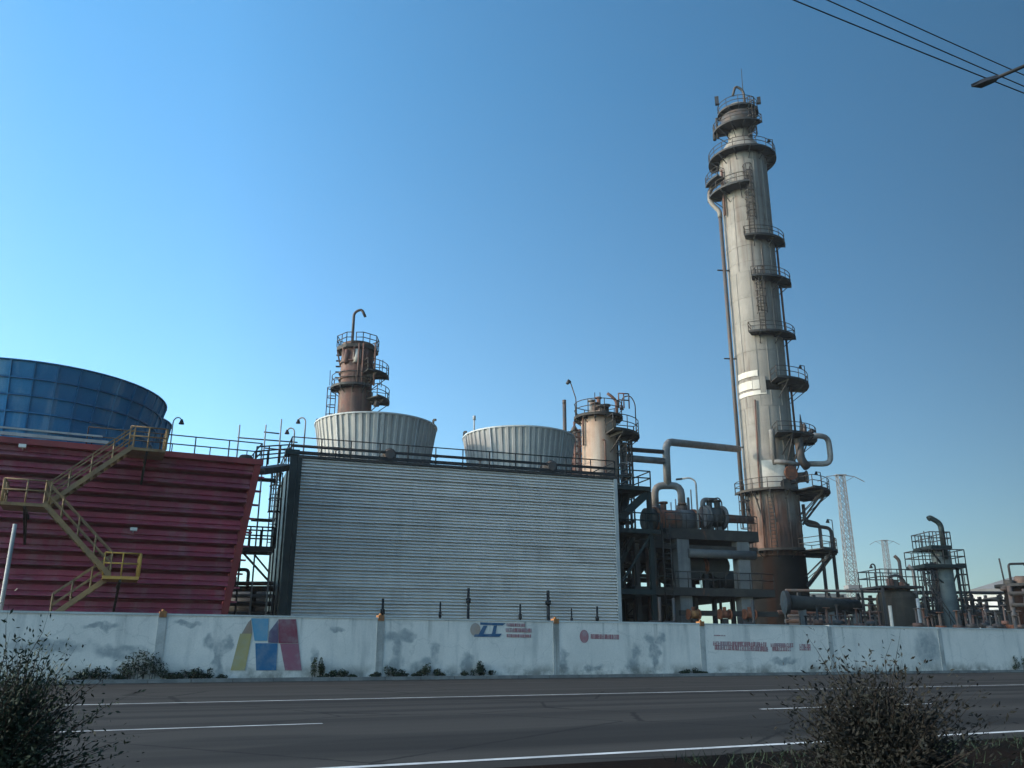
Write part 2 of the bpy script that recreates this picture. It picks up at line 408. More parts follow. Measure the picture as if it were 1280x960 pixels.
struct('road', strip(WF, -400, 700, VN, -.7, 0.0, 60, 1), 'asphalt')
k = MB()
for i in range(0, 260): 
    u = -120 + i * 1.5; k.fbox(WF, u + .012, u + 1.488, -.70, -.45, -.1, .13 + random.uniform(-.006, .006))
o = struct('kerb', k, 'kerb')
struct('wall_verge', strip(WF, -300, 600, -.45, .05, .10), 'earth')
struct('median_verge', strip(WF, -300, 600, VN - 30, VN, .02, 300, 24, .05), 'verge')
def marking(v, w, u0, u1):
    m = MB(); n = max(1, int((u1 - u0) / 3))
    for i in range(n):
        a = u0 + (u1 - u0) * i / n; b = u0 + (u1 - u0) * (i + 1) / n
        m.add([WF.P(a, v - w / 2, .004), WF.P(b, v - w / 2, .004), WF.P(b, v + w / 2, .004), WF.P(a, v + w / 2, .004)], [(0, 1, 2, 3)])
    return struct('road_marking', m, 'marking')
marking(v1, .16, -200, 400)
marking(v3, .14, -150, 400)
ud0 = WF.uv(onground(403, 904.5)); ud1 = WF.uv(onground(952, 886.5)); ud2 = WF.uv(onground(1010, 884.5))
for j in range(-3, 9):
    per = 13.0
    e = ud0[0] + j * per
    marking(ud0[1], .13, e - 4.6, e)

# ------------------------------------------------------------------ roadside wall with murals
WT = WF.hit(640, 774.6)[1]
def wallmat():
    m, t, b = newmat('painted_wall'); p, u, v, z, c = uvz(t, WF)
    col = mixc(t, mrange(t, noise(t, c, .5, 6, .6), .35, .65), (.80, .715, .645), (.70, .635, .575))
    col = mixc(t, mrange(t, noise(t, c, 1.4, 6, .6, (1, 1, .12)), .5, .72, 0, .4), col, (.27, .28, .275))
    # soft-edged grey silhouettes and blotches: (photo x, photo y, half width, half height)
    nz = t.nodes.new('ShaderNodeTexNoise'); nz.inputs['Scale'].default_value = 1.7; nz.inputs['Detail'].default_value = 5; lnk(t, c, nz.inputs['Vector'])
    of = t.nodes.new('ShaderNodeVectorMath'); of.operation = 'SUBTRACT'; lnk(t, nz.outputs['Color'], of.inputs[0]); of.inputs[1].default_value = (.5, .5, .5)
    os_ = t.nodes.new('ShaderNodeVectorMath'); os_.operation = 'MULTIPLY'; lnk(t, of.outputs[0], os_.inputs[0]); os_.inputs[1].default_value = (1.1, 0, .8)
    wc = t.nodes.new('ShaderNodeVectorMath'); wc.operation = 'ADD'; lnk(t, c, wc.inputs[0]); lnk(t, os_.outputs[0], wc.inputs[1]); wc = wc.outputs[0]
    k = None
    blobs = [(272, 822, 7, 26), (262, 803, 8, 12), (283, 803, 6, 12), (393, 826, 6, 18), (497, 812, 9, 20), (490, 797, 12, 9), (508, 795, 10, 8), (492, 832, 12, 12),
             (530, 832, 17, 11), (543, 818, 7, 16), (583, 830, 9, 14), (792, 832, 10, 14), (795, 815, 6, 9), (818, 818, 6, 26), (812, 800, 10, 9), (826, 800, 7, 11),
             (420, 787, 10, 4), (705, 828, 6, 18), (740, 836, 16, 4), (125, 785, 22, 5), (235, 778, 14, 4), (150, 815, 30, 12), (980, 826, 22, 5), (60, 808, 45, 10), (1160, 810, 22, 24)]
    for (x, y, rx, ry) in blobs:
        uu, zz = WF.hit(x, y); s = mpp(WF.P(uu, 0, zz))
        cx = t.nodes.new('ShaderNodeVectorMath'); cx.operation = 'SUBTRACT'; lnk(t, wc, cx.inputs[0]); cx.inputs[1].default_value = (uu, 0, zz)
        mx = t.nodes.new('ShaderNodeVectorMath'); mx.operation = 'MULTIPLY'; lnk(t, cx.outputs[0], mx.inputs[0]); mx.inputs[1].default_value = (1 / (rx * s * 1.2), 0, 1 / (ry * s))
        ln = t.nodes.new('ShaderNodeVectorMath'); ln.operation = 'LENGTH'; lnk(t, mx.outputs[0], ln.inputs[0])
        r = mrange(t, ln.outputs['Value'], .45, 1.15, 1, 0)
        k = r if k is None else math2(t, 'MAXIMUM', k, r)
    k = math2(t, 'MULTIPLY', k, mrange(t, noise(t, c, 2.6, 5, .65), .3, .6, .35, .8))
    col = mixc(t, k, col, (.235, .26, .27))
    dr = math2(t, 'MULTIPLY', mrange(t, z, WT - 1.3, WT - .1, 0, 1), mrange(t, noise(t, c, 2.4, 5, .65, (1, 1, .04)), .55, .72, 0, .6))
    col = mixc(t, dr, col, (.20, .19, .17))
    vr = t.nodes.new('ShaderNodeTexVoronoi'); vr.feature = 'DISTANCE_TO_EDGE'; vr.inputs['Scale'].default_value = .45; lnk(t, wc, vr.inputs['Vector'])
    col = mixc(t, mrange(t, vr.outputs['Distance'], .004, .010, .16, 0), col, (.2, .19, .18))
    low = math2(t, 'MULTIPLY', mrange(t, z, .15, .75, 1, 0), mrange(t, noise(t, c, 1.3, 6, .65), .35, .65))
    col = mixc(t, math2(t, 'MULTIPLY', low, .75), col, (.12, .115, .095))
    g = mrange(t, noise(t, p, 18, 4, .7), .25, .75, .9, 1.08, False)
    vm = t.nodes.new('ShaderNodeVectorMath'); vm.operation = 'SCALE'; lnk(t, col, vm.inputs[0]); lnk(t, g, vm.inputs['Scale'])
    lnk(t, vm.outputs[0], b.inputs['Base Color']); b.inputs['Roughness'].default_value = .8
    bn = t.nodes.new('ShaderNodeBump'); bn.inputs['Strength'].default_value = .25; bn.inputs['Distance'].default_value = .03
    lnk(t, noise(t, p, 5, 6, .6), bn.inputs['Height']); lnk(t, bn.outputs[0], b.inputs['Normal'])
    return m
M['wallpaint'] = wallmat()
M['pilaster'] = mat('stained_pilaster', (.48, .46, .435), (.36, .35, .33), 1.2, .85, streak=((.17, .165, .15), .8, 1.6))
M['coping'] = mat('coping', (.62, .62, .60), (.5, .5, .48), 1, .8)
wall = thing('boundary_wall', 'long grey painted roadside wall with faded murals along its whole length', 'wall', WF.P(0, 0, 0))
pil = [WF.hit(x, 800)[0] for x in (200, 475, 695, 878)]
step = (pil[-1] - pil[0]) / 3
us = [pil[0] - step * i for i in (6, 5, 4, 3, 2, 1)] + pil + [pil[-1] + step * i for i in range(1, 14)]
for i in range(len(us) - 1):
    a, b = us[i], us[i + 1]; m = MB(); n = 6
    for j in range(n):   # hand-finished face: very slightly out of true
        pass
    m.fbox(WF, a + .004, b - .004, random.uniform(-.012, .012), .22, 0, WT - .07)
    part('wall_panel', m, 'wallpaint', wall)
    c = MB().fbox(WF, a + .006, b - .006, -.04, .26, WT - .07, WT + random.uniform(-.012, .012))
    part('coping', c, 'coping', wall)
for i, u in enumerate(us):
    p = part('pilaster', MB().fbox(WF, u - .15, u + .15, -.028, .2205, 0, WT - .071), 'pilaster', wall)
    if 6 <= i <= 9:
        part('orange_cap', MB().fbox(WF, u - .13, u + .13, -.07, .27, WT - .14, WT + .08).tube(WF.P(u, .08, WT + .07), WF.P(u, .08, WT + .16), .08, .05), 'cap', p)
def mural(name, pts, paint, lift=.02, label=None):
    m = MB(); q = []
    for (x, y) in pts:
        u, z = WF.hit(x, y); q.append(WF.P(u, -lift, z))
    m.add(q, [tuple(range(len(q)))]); return part(name, m, PAINT[paint], wall, label)
mural('mural_block', [(300, 792), (315, 792), (306, 838), (288, 838)], 'yellow', label='slanting yellow block of the big three colour mural')
mural('mural_block', [(302, 792), (315, 792), (314, 774), (310, 778)], 'brown', .021, label='brownish tip over the yellow mural block')
mural('mural_block', [(314, 773), (336, 773), (334, 801), (318, 801)], 'lblue', .022, label='light blue upper half of the mural middle stroke')
mural('mural_block', [(319, 804), (347, 804), (345, 838), (320, 838)], 'blue', .023, label='deep blue lower half of the mural middle stroke')
mural('mural_block', [(348, 774), (370, 774), (373, 804), (348, 804)], 'red', .024, label='dark red upper half of the mural right stroke')
mural('mural_block', [(336, 790), (347.5, 775), (347.5, 803.5), (335, 803.5)], 'plum', .0245, label='dark plum wedge between the blue and red mural strokes')
mural('mural_block', [(350, 804.5), (373, 804.5), (377, 838), (356, 838)], 'pink', .025, label='pale red lower half of the mural right stroke')
# blue emblem with a beige disc, and red lettering too smeared to read
cx, cz = WF.hit(594, 787); s = mpp(WF.P(cx, 0, cz))
mm = MB(); q = [WF.P(cx + 7 * s * cos(a * pi / 8), -.02, cz + 8 * s * sin(a * pi / 8)) for a in range(16)]
part('mural_disc', mm.add(q, [tuple(range(16))]), PAINT['orange'], wall)
mural('mural_stroke', [(600, 778), (632, 779), (628, 782), (600, 781)], 'navy', .021)
mural('mural_stroke', [(604, 782), (609, 782), (604, 793), (598, 793)], 'navy', .022)
mural('mural_stroke', [(617, 782), (621, 782), (619, 794), (614, 794)], 'navy', .023)
mural('mural_stroke', [(593, 793), (627, 792), (624, 796), (592, 796)], 'navy', .024)
def script_line(x0, x1, y0, y1, sl, w, paint='txt', lift=.02):
    """letter-like brush strokes, unreadable as in the photograph"""
    m = MB(); x = x0; rr = random.Random(int(x0 * 7 + y0))
    while x < x1:
        ww = w * rr.uniform(.75, 1.15); k = rr.randint(0, 3); dy = sl * (x - x0); g = .16 * (y1 - y0) + .35
        segs = [((x, y0), (x + .9, y1))]
        if k in (0, 1): segs += [((x, y0), (x + ww * .75, y0 + g))]
        if k in (0, 2): segs += [((x, (y0 + y1) / 2 - g / 2), (x + ww * .75, (y0 + y1) / 2 + g / 2))]
        if k in (1, 2, 3): segs += [((x, y1 - g), (x + ww * .75, y1))]
        if k in (0, 3): segs += [((x + ww * .62, y0), (x + ww * .62 + .9, y1))]
        for (a, b), (c, d) in segs:
            q = []
            for (xx, yy) in ((a, b), (c, b), (c, d), (a, d)):
                u, z = WF.hit(xx, yy + dy); q.append(WF.P(u, -lift - rr.uniform(0, .008), z))
            m.add(q, [(0, 1, 2, 3)])
        x += ww
    return part('mural_lettering', m, PAINT[paint], wall)
script_line(633, 654, 779, 783, .02, 1.7); script_line(632, 664, 785, 790, .02, 1.7); script_line(633, 663, 792.5, 796.5, .02, 1.6)
cx, cz = WF.hit(730, 795.5); s = mpp(WF.P(cx, 0, cz))
part('mural_disc', MB().add([WF.P(cx + 6.5 * s * cos(a * pi / 9), -.02, cz + 8 * s * sin(a * pi / 9)) for a in range(18)], [tuple(range(18))]), PAINT['txt'], wall)
script_line(738, 772, 792.5, 798.5, .025, 1.6)
script_line(892, 905, 793.5, 795, .02, 2.2); script_line(891, 956, 801.5, 807, .02, 2.3); script_line(893, 960, 806, 812, .04, 2.2); script_line(963, 990, 804, 809, .0, 2.3); script_line(965, 988, 808.5, 814, .0, 2.2); script_line(999, 1012, 805, 813, .02, 2.4)

# weeds along the foot of the wall
def leafball(m, c, rx, ry, rz, n, size, rnd, low=0.):
    for _ in range(n):
        while True:
            d = Vector((rnd.uniform(-1, 1), rnd.uniform(-1, 1), rnd.uniform(-1, 1)))
            if .15 < d.length < 1: break
        p = Vector(c) + Vector((d.x * rx, d.y * ry, d.z * rz))
        if p.z < low: p.z = low + rnd.uniform(0, .1)
        a = Vector((rnd.gauss(0, 1), rnd.gauss(0, 1), rnd.gauss(0, .7))).normalized(); b = a.cross(Vector((rnd.gauss(0, 1), rnd.gauss(0, 1), rnd.gauss(0, 1)))).normalized()
        L = size * rnd.uniform(.6, 1.5)
        m.add([p - a * L, p + b * L * .32, p + a * L, p - b * L * .32], [(0, 1, 2, 3)])
    return m
WEEDS = [(178, 835, 34, 20, 'tall dark weed clump at the wall foot left of the yellow mural block'), (120, 845, 30, 9, 'low spreading weeds at the wall foot near the left bush'),
         (243, 845, 34, 8, 'low green weeds at the wall foot just left of the mural'), (395, 838, 12, 14, 'narrow weed clump at the wall foot just right of the mural'),
         (420, 845, 22, 7, 'flat weed patch right of the narrow clump by the mural'), (485, 845, 22, 7, 'weed patch at the wall foot under the second pilaster'),
         (533, 842, 20, 9, 'bushy weeds at the wall foot under the grey smudges'), (596, 840, 22, 9, 'weeds at the wall foot under the blue emblem'),
         (862, 842, 20, 4, 'thin low weeds at the wall foot before the fourth pilaster'), (1275, 828, 12, 12, 'dark shrub at the wall foot at the right edge')]
for i, (x, y, rx, ry, lab) in enumerate(WEEDS):
    rnd = random.Random(i + 50); u, z = WF.hit(x, y); u, z = WF.hit(x, 845)
    s = mpp(WF.P(u, 0, .5)); b = WF.P(u, -.22, .1)
    t = thing('weed_clump', lab, 'weeds', b, 'weeds along the foot of the wall')
    lf = MB(); st = MB(); H = ry * 1.7 * s; Rr = rx * s
    for k in range(max(5, int(rx / 2))):
        du = rnd.uniform(-1, 1); hh = H * (1 - .75 * du * du) * rnd.uniform(.5, 1.1)
        c = b + WF.d * du * Rr + WF.n * rnd.uniform(-.12, .1); tip = c + Vector((rnd.uniform(-.1, .1), rnd.uniform(-.05, .05), hh))
        st.tube(c, tip, .012, .005, n=4)
        leafball(lf, c.lerp(tip, .6), Rr * .22, .18, hh * .5, 70, .055, rnd, .02)
    part('stem', st, 'twig', t, kind='stuff'); part('leaves', lf, 'leafdark' if i % 3 else 'leaf', t, kind='stuff')

# ------------------------------------------------------------------ red cooling tower
RL = -26.0; RAKE = 3.2
def ru(z): return -1.0 * (1 - z / RTOP)                      # the end edge tapers in as well
def rv(z): return RAKE * (1 - z / RTOP) * 1.0                    # face leans inward towards the ground
rt = thing('red_cooling_tower', 'dark red cooling tower with wide horizontal louvre blades leaning in at the bottom', 'cooling tower', RF.P(0, 0, 0))
bh = (RTOP - .25) / 15.0
for i in range(15):
    zt = RTOP - .25 - i * bh; m = MB()
    prof = [(.06, 0), (.03, -.03), (-.10, -.34), (-.13, -.38), (-.02, -.42), (-.07, -.47), (-.40, -.70), (-.43, -.75), (.55, -.77), (.58, -.97), (.06, -1.0)]
    ns = 9
    for j in range(ns):
        a = RL + (-.35 - RL) * j / ns; b = RL + (-.35 - RL) * (j + 1) / ns; w0 = random.uniform(-.012, .012); w1 = random.uniform(-.012, .012)
        w0 = w1 if False else w0
        vs = []
        for ii, u in enumerate((a, b)):
            rr = random.Random(int((u + 100) * 100) + i * 7)
            for (dv, dz) in prof:
                z = zt + dz * bh; vs.append(RF.P(u + (ru(z) if j == ns - 1 and ii else 0), rv(z) + dv + rr.uniform(-.015, .015), z + rr.uniform(-.012, .012)))
        np_ = len(prof)
        m.add(vs, [(q, q + 1, np_ + q + 1, np_ + q) for q in range(np_ - 1)])
    z = zt - .8 * bh                                          # blade tip showing past the end flange
    m.hexa([RF.P(u, rv(z) + v, zz) for zz in (z - .08, z) for u, v in ((ru(z) - .36, -.34), (ru(z) + .30, -.22), (ru(z) + .30, .0), (ru(z) - .36, .1))])
    part('louvre_blade', m, 'red', rt)
e = MB()
e.hexa([RF.P(ru(0) - .36, rv(0) - .39, 0), RF.P(ru(0) - .02, rv(0) - .39, 0), RF.P(ru(0) - .02, rv(0) + .1, 0), RF.P(ru(0) - .36, rv(0) + .1, 0),
        RF.P(-.36, -.39, RTOP), RF.P(-.02, -.39, RTOP), RF.P(-.02, .1, RTOP), RF.P(-.36, .1, RTOP)])
part('end_flange', e, 'redtrim', rt)
part('top_fascia', MB().fbox(RF, RL, .02, -.41, .2, RTOP - .25, RTOP + .03), 'redtrim', rt)
RD = 17.0
part('end_wall', MB().hexa([RF.P(-.3 + ru(0), .62 + rv(0), 0), RF.P(-.04 + ru(0), .62 + rv(0), 0), RF.P(-.04 + ru(0), RD, 0), RF.P(-.3 + ru(0), RD, 0), RF.P(-.3, .62, RTOP - .15), RF.P(-.04, .62, RTOP - .15), RF.P(-.04, RD, RTOP - .15), RF.P(-.3, RD, RTOP - .15)]), 'red', rt)
part('rear_wall', MB().fbox(RF, RL, -.31, RD - .2, RD - .01, 0, RTOP - .04), 'red', rt)
part('roof_deck', MB().fbox(RF, RL, -.05, .21, RD - .02, RTOP - .14, RTOP + .01), 'deckbrown', rt)
part('guard_rail', MB().rail(RF.P(-8.6, .3, RTOP + .01), RF.P(0, .3, RTOP + .01), 1.05, 5, .035).rail(RF.P(0, .3, RTOP + .01), RF.P(0, RD, RTOP + .01), 1.05, 6, .035), 'rail', rt)
part('walkway_edge', MB().beam(RF.P(RL, .12, RTOP + .30), RF.P(-7.6, .12, RTOP + .30), .10, .16).beam(RF.P(RL, .3, RTOP + .62), RF.P(-7.9, .3, RTOP + .62), .07, .09), 'pole', rt)
part('inner_rail', MB().rail(RF.P(-8.4, 2.2, RTOP + .01), RF.P(-.5, 2.2, RTOP + .01), 1.0, 4, .03), 'rail', rt)
part('access_hatch', MB().lathe(RF.P(-.75, .6, 0), [(0, RTOP + .42), (.3, RTOP + .38), (.42, RTOP + .2), (.42, RTOP)], 12), 'deckbrown', rt)
# white junction boxes on the face
def face_pt(x, y, off=0.):
    u, z = RF.hit(x, y, 0)
    for _ in range(4): u, z = RF.hit(x, y, rv(z) + off)
    return u, z, rv(z) + off
for (x, y, lab) in ((167, 662, None), (28, 558, None)):
    u, z, v = face_pt(x, y, -.45)
    part('floodlight', MB().fbox(RF, u - .16, u + .16, v - .12, v + .12, z - .06, z + .1).beam(RF.P(u, v, z), RF.P(u, v + .5, z - .1), .05), 'white', rt)

# yellow zigzag stair in front of the red louvres
vS = -1.45
def sp_(x, y, v=vS): u, z = RF.hit(x, y, v); return u, z
top = sp_(166, 560); lnd1 = sp_(56, 634); lnd2 = sp_(136, 722); foot = sp_(62, 772)
st = thing('access_stair', 'yellow brown zigzag stair climbing the red cooling tower', 'stair', RF.P(lnd2[0], vS, 0))
def flight(a, b, v0, v1, mname, rails=True):
    f = MB(); (u0, z0), (u1, z1) = a, b
    for v in (v0, v1): f.beam(RF.P(u0, v, z0), RF.P(u1, v, z1), .09, .22)
    fl = part('flight', f, mname, st)
    n = max(4, int(abs(z1 - z0) / .24)); tr = MB(); tr.fbox(RF, -.16, .16, v0 + .05, v1 - .05, -.03, .03)
    src = None
    for i in range(1, n):
        t_ = i / n; u = u0 + (u1 - u0) * t_; z = z0 + (z1 - z0) * t_
        if src is None:
            src = part('tread', MB().fbox(RF, u - .16, u + .16, v0 + .05, v1 - .05, z - .03, z + .03), mname, fl); b0 = RF.P(u, 0, z)
        else:
            q = src.copy(); COL.objects.link(q); q.parent = fl; q.location = RF.P(u, 0, z) - b0
    if rails:
        r = MB()
        for v in (v0, v1):
            for hh in (1.05, .55): r.beam(RF.P(u0, v, z0 + hh), RF.P(u1, v, z1 + hh), .06)
            k = max(3, int(hypot(u1 - u0, z1 - z0) / 1.0))
            for i in range(k + 1):
                t_ = i / k; p = RF.P(u0 + (u1 - u0) * t_, v, z0 + (z1 - z0) * t_); r.beam(p, p + UP * 1.05, .06)
        part('handrail', r, mname, fl)
def landing(u0, u1, z, v0, v1, mname, side):
    l = part('landing', MB().fbox(RF, u0, u1, v0, v1, z - .14, z), mname, st)
    r = MB(); r.rail(RF.P(u0, v0 + .05, z), RF.P(u1, v0 + .05, z), 1.05, 2, .04)
    ue = u0 + .05 if side < 0 else u1 - .05
    r.rail(RF.P(ue, v0 + .05, z), RF.P(ue, v1 - .05, z), 1.05, 2, .04)
    part('handrail', r, mname, l)
    b = MB()
    for v in (v0 + .1, v1 - .1): 
        b.beam(RF.P((u0 + u1) / 2, v, z - .14), RF.P((u0 + u1) / 2, rv(z - 1.4) - .2, z - 1.4), .1)
        b.beam(RF.P((u0 + u1) / 2, v, z - .2), RF.P((u0 + u1) / 2, rv(z) - .1, z - .2), .1, .12)
    part('bracket', b, 'steel', l)
    return l
flight(top, lnd1, vS - .45, vS + .45, 'yellow'); 
flight(lnd1, lnd2, vS - 1.35, vS - .5, 'yellow')
flight(lnd2, foot, vS - .45, vS + .45, 'yellow')
landing(lnd1[0] - 1.7, lnd1[0] + .2, lnd1[1] - .05, vS - 1.4, vS + .5, 'yellow', -1)
landing(lnd2[0] - .3, lnd2[0] + 1.25, lnd2[1] - .02, vS - 1.4, vS + .5, 'yellowbright', 1)
landing(top[0] - .2, top[0] + 1.5, top[1] - .05, vS - .5, .1, 'yellow', 1)
# blue fan stacks
def fan_stack_blue(name, c, rt_, z0, z1, rows, cols, label):
    t = thing(name, label, 'fan stack', Vector((c[0], c[1], z0)), 'blue fan stacks on the red cooling tower')
    H = z1 - z0
    rad = lambda f: rt_ * (.90 + .10 * f ** 1.6) if f > .12 else rt_ * (.90 + .0 * f)
    da = 2 * pi / cols
    for r in range(rows):
        f0, f1 = r / rows, (r + 1) / rows
        src = None; mb = MB()
        mb.lathe(c, [(rad(f0) - .02, z0 + H * f0 + .03), (rad((f0 + f1) / 2) + .015, z0 + H * (f0 + f1) / 2), (rad(f1) - .02, z0 + H * f1 - .03)], 3, .006, da - .006)
        for k in range(cols):
            if src is None: src = part('stack_panel', mb, 'blue', t)
            else: share(src, t, k * da)
    for r in range(rows + 1):
        f = r / rows; z = z0 + H * f; R_ = rad(f)
        hh = .09 if r < rows else .06
        part('ring_flange', MB().arc_slab(c, R_ - .06, R_ + .085, z - hh / 2, z + hh / 2, 0, 2 * pi, 72), 'bluerib', t)
    rb = MB(); ns = 8
    for q in range(ns):
        f0, f1 = q / ns, (q + 1) / ns
        rb.beam((c[0] + rad(f0) + .03, c[1], z0 + H * f0), (c[0] + rad(f1) + .03, c[1], z0 + H * f1), .05, .1, Vector((1, 0, 0)))
    src = part('vertical_rib', rb, 'blue', t)
    for k in range(1, cols): share(src, t, k * da)
    part('lining', MB().lathe(c, [(rad(q / 8) - .07, z0 + H * q / 8) for q in range(9)], 48), 'bluerib', t)
    return t
cb = RF.P(*(lambda h: (h[0], 7.6, 0))(RF.hit(46, 500, 7.6)))
d0 = depth(Vector((cb.x, cb.y, 14))); rB = (197 - 46) * d0 / F
zB = zrow(449, cb.y - rB * .95)
fan_stack_blue('blue_fan_stack', (cb.x, cb.y), rB, RTOP + .02, zB, 5, 40, 'largest blue ribbed fan stack on top of the red cooling tower')
cb2 = at(135, 527, 52.5); r2 = (208.5 - 135) * depth(cb2) / F
u_, v_ = RF.uv(cb2)
fan_stack_blue('blue_fan_stack', (cb2.x, cb2.y), r2, RTOP + .02, zrow(526.5, cb2.y), 3, 24, 'lower blue fan stack peeking out behind the right side of the largest one')
rt_deck = [o for o in rt.children if o.name.startswith('roof_deck')][0]

# gooseneck lamp by the blue stack
def goose_lamp(name, base, h, reach, label, m='pole', r=.035, dirx=1, grp=None, head=True):
    t = thing(name, label, 'lamp', base, grp)
    b = Vector(base)
    pts = [b, b + UP * (h - reach * .6)] + [b + Vector((dirx * reach * .5 * (1 - cos(a)), 0, h - reach * .6 + reach * .6 * sin(a))) for a in (pi / 6, pi / 3, pi / 2, 2 * pi / 3, pi * .85)]
    part('pole', MB().pipe(pts, r, 6, .02), m, t)
    if head:
        e = pts[-1]; part('lamp_head', MB().tube(e + UP * .05, e - UP * .22, .06, .16, 8), 'lamp', t)
    return t
p = at(213, 556, 47); goose_lamp('gooseneck_lamp', RF.P(*RF.uv(p), RTOP + .01), zrow(522, 47) - RTOP, .5, 'thin gooseneck lamp on the red tower roof beside the blue stacks', dirx=1, grp='gooseneck lamps')

# ------------------------------------------------------------------ walkway, ladder and masts between the two towers
gz = zrow(573, 49)
bw = thing('bridge_walkway', 'dark steel bridge joining the red and grey cooling tower roofs', 'walkway', RF.P(0, 3, 0))
a, b = RF.P(.0, 2.2, RTOP - .15), GF.P(-.3, 2.2, GTOP - .25); 
part('deck', MB().beam(a, b, 1.2, .35), 'steel', bw)
part('guard_rail', MB().rail(a + UP * .2 - GF.n * .6, b + UP * .2 - GF.n * .6, 1.1, 3, .045).rail(a + UP * .2 + GF.n * .6, b + UP * .2 + GF.n * .6, 1.1, 3, .045), 'steel', bw)
def mast(x, y0, y1, Y, label, arm=0, r=.05):
    base = at(x, y0, Y); 
    t = thing('vent_mast', label, 'mast', base, 'thin masts between the cooling towers')
    topp = Vector((base.x, base.y, zrow(y1, Y)))
    part('post', MB().tube(base, topp, r, r * .6, 6), 'pole', t)
    if arm: part('arm', MB().beam(topp, topp + Vector((arm, 0, -.05)), .05).tube(topp + Vector((arm, 0, .04)), topp + Vector((arm, 0, -.2)), .09, .15, 8), 'lamp', t)
    return t
# scaffold-like pipe frame standing behind the bridge
fr = thing('scaffold_frame', 'thin scaffold like pipe frame behind the bridge between the towers', 'pipe frame', Vector((at(330, 575, 53).x, 53, 0)))
fm = MB()
for x, y1 in ((297, 531), (330, 531), (349, 524)):
    q = at(x, 560, 53); fm.tube((q.x, q.y, 0), (q.x, q.y, zrow(y1, 53)), .06, .045, 6)
part('upright', fm, 'pole', fr)
part('cross_pipe', MB().tube(at(297, 547, 53), at(372, 553, 54), .045).tube(at(330, 540, 53), at(349, 542, 53), .045).tube(at(330, 560, 53), at(372, 564, 54), .04), 'steel', fr)

# ------------------------------------------------------------------ grey cooling tower
gt = thing('grey_cooling_tower', 'large grey cooling tower with fine corrugated louvre sheets', 'cooling tower', GF.P(0, 0, 0))
GD = 14.0; NC = 13; ch = (GTOP - .10) / NC
for c in range(NC):
    zt = GTOP - .10 - c * ch
    for s3 in range(3):
        u0 = .28 + (GL - .5) * s3 / 3; u1 = .28 + (GL - .5) * (s3 + 1) / 3
        m = MB(); ns = 4; w = ch / 5; t0 = random.uniform(-.018, .018)
        prof = []
        for k in range(5): prof += [(0.02, k * w), (-.045, k * w + .25 * w), (-.095, k * w + .53 * w), (-.098, k * w + .59 * w), (.09 + (.05 if k == 4 else 0), k * w + .61 * w), (.10 + (.05 if k == 4 else 0), k * w + .97 * w)]
        prof.append((0.02, 5 * w))
        vs = []
        jit = [random.uniform(-.005, .005) for _ in range(ns + 1)]; jz = [random.uniform(-.008, .008) for _ in range(ns + 1)]
        for i in range(ns + 1):
            for dv, dz in prof:
                vs.append(GF.P(u0 + (u1 - u0) * i / ns, dv + .03 - .03 * dz / ch + t0 * dz / ch + jit[i], zt - dz + jz[i]))
        q = len(prof)
        m.add(vs, [(i * q + k, i * q + k + 1, (i + 1) * q + k + 1, (i + 1) * q + k) for i in range(ns) for k in range(q - 1)])
        part('louvre_panel', m, 'louvre_stained' if (c, s3) in ((1, 0), (2, 1), (5, 2), (7, 1), (8, 0)) else 'louvre', gt)
part('edge_trim', MB().fbox(GF, GL - .21, GL + .03, -.14, .2, 0, GTOP - .02), 'greytrim', gt, 'pale grey right hand edge strip')
part('edge_trim', MB().fbox(GF, .0, .27, -.11, .2, 0, GTOP - .02), 'green', gt)
part('top_beam', MB().fbox(GF, -.05, GL + .05, -.16, .25, GTOP - .10, GTOP + .05), 'steel', gt)
part('backing_wall', MB().fbox(GF, .28, GL - .22, .26, .36, 0, GTOP - .11), 'steel', gt)
GE = -.34                                                       # left end: dark green frame and casing
part('end_casing', MB().fbox(GF, -.25, -.01, .2, GD, 0, GTOP - .05), 'green', gt)
ef = MB()
for v in (3.4, 6.8, 10.2, 13.6): ef.fbox(GF, GE, GE + .08, v - .15, v + .15, 0, GTOP - .1)
part('end_frame', ef, 'green', gt)
part('corner_post', MB().fbox(GF, -.42, -.01, -.1, .19, 0, GTOP + .05).fbox(GF, -.75, .1, -.2, .6, GTOP + .051, GTOP + .36), 'green', gt)
part('right_end_wall', MB().fbox(GF, GL - .2, GL, .21, GD, 0, GTOP - .04), 'green', gt)
part('rear_wall', MB().fbox(GF, 0, GL - .21, GD - .2, GD - .01, 0, GTOP - .05), 'greytrim', gt)
part('roof_deck', MB().fbox(GF, 0, GL, .37, GD, GTOP - .12, GTOP - .01), 'greytrim', gt)
gr = MB().rail(GF.P(-.4, .1, GTOP + .05), GF.P(GL, .1, GTOP + .05), 1.15, 12, .04); gr.beam(GF.P(-.4, .1, GTOP + .24), GF.P(GL, .1, GTOP + .24), .06, .22); gr.beam(GF.P(-.4, .12, GTOP + .66), GF.P(GL, .12, GTOP + .66), .08, .17)
gr.rail(GF.P(GL, .1, GTOP), GF.P(GL, GD, GTOP), 1.15, 8, .04); gr.rail(GF.P(-.4, .1, GTOP), GF.P(-.4, GD, GTOP), 1.15, 8, .04)
part('guard_rail', gr, 'cable', gt)
for x, y in ((485, 566), (685, 580)):
    u, z = GF.hit(x, y, .9); c = GF.P(u, .9, GTOP + .55)
    mo = part('fan_motor', MB().tube(c - GF.n * .7, c + GF.n * .6, .42, n=14).fbox(GF, u - .5, u + .5, .3, 1.4, GTOP, GTOP + .16), 'steel', gt)
    part('motor_cover', MB().tube(c - GF.n * .86, c - GF.n * .701, .28, .40, n=14), 'pipedark', mo)
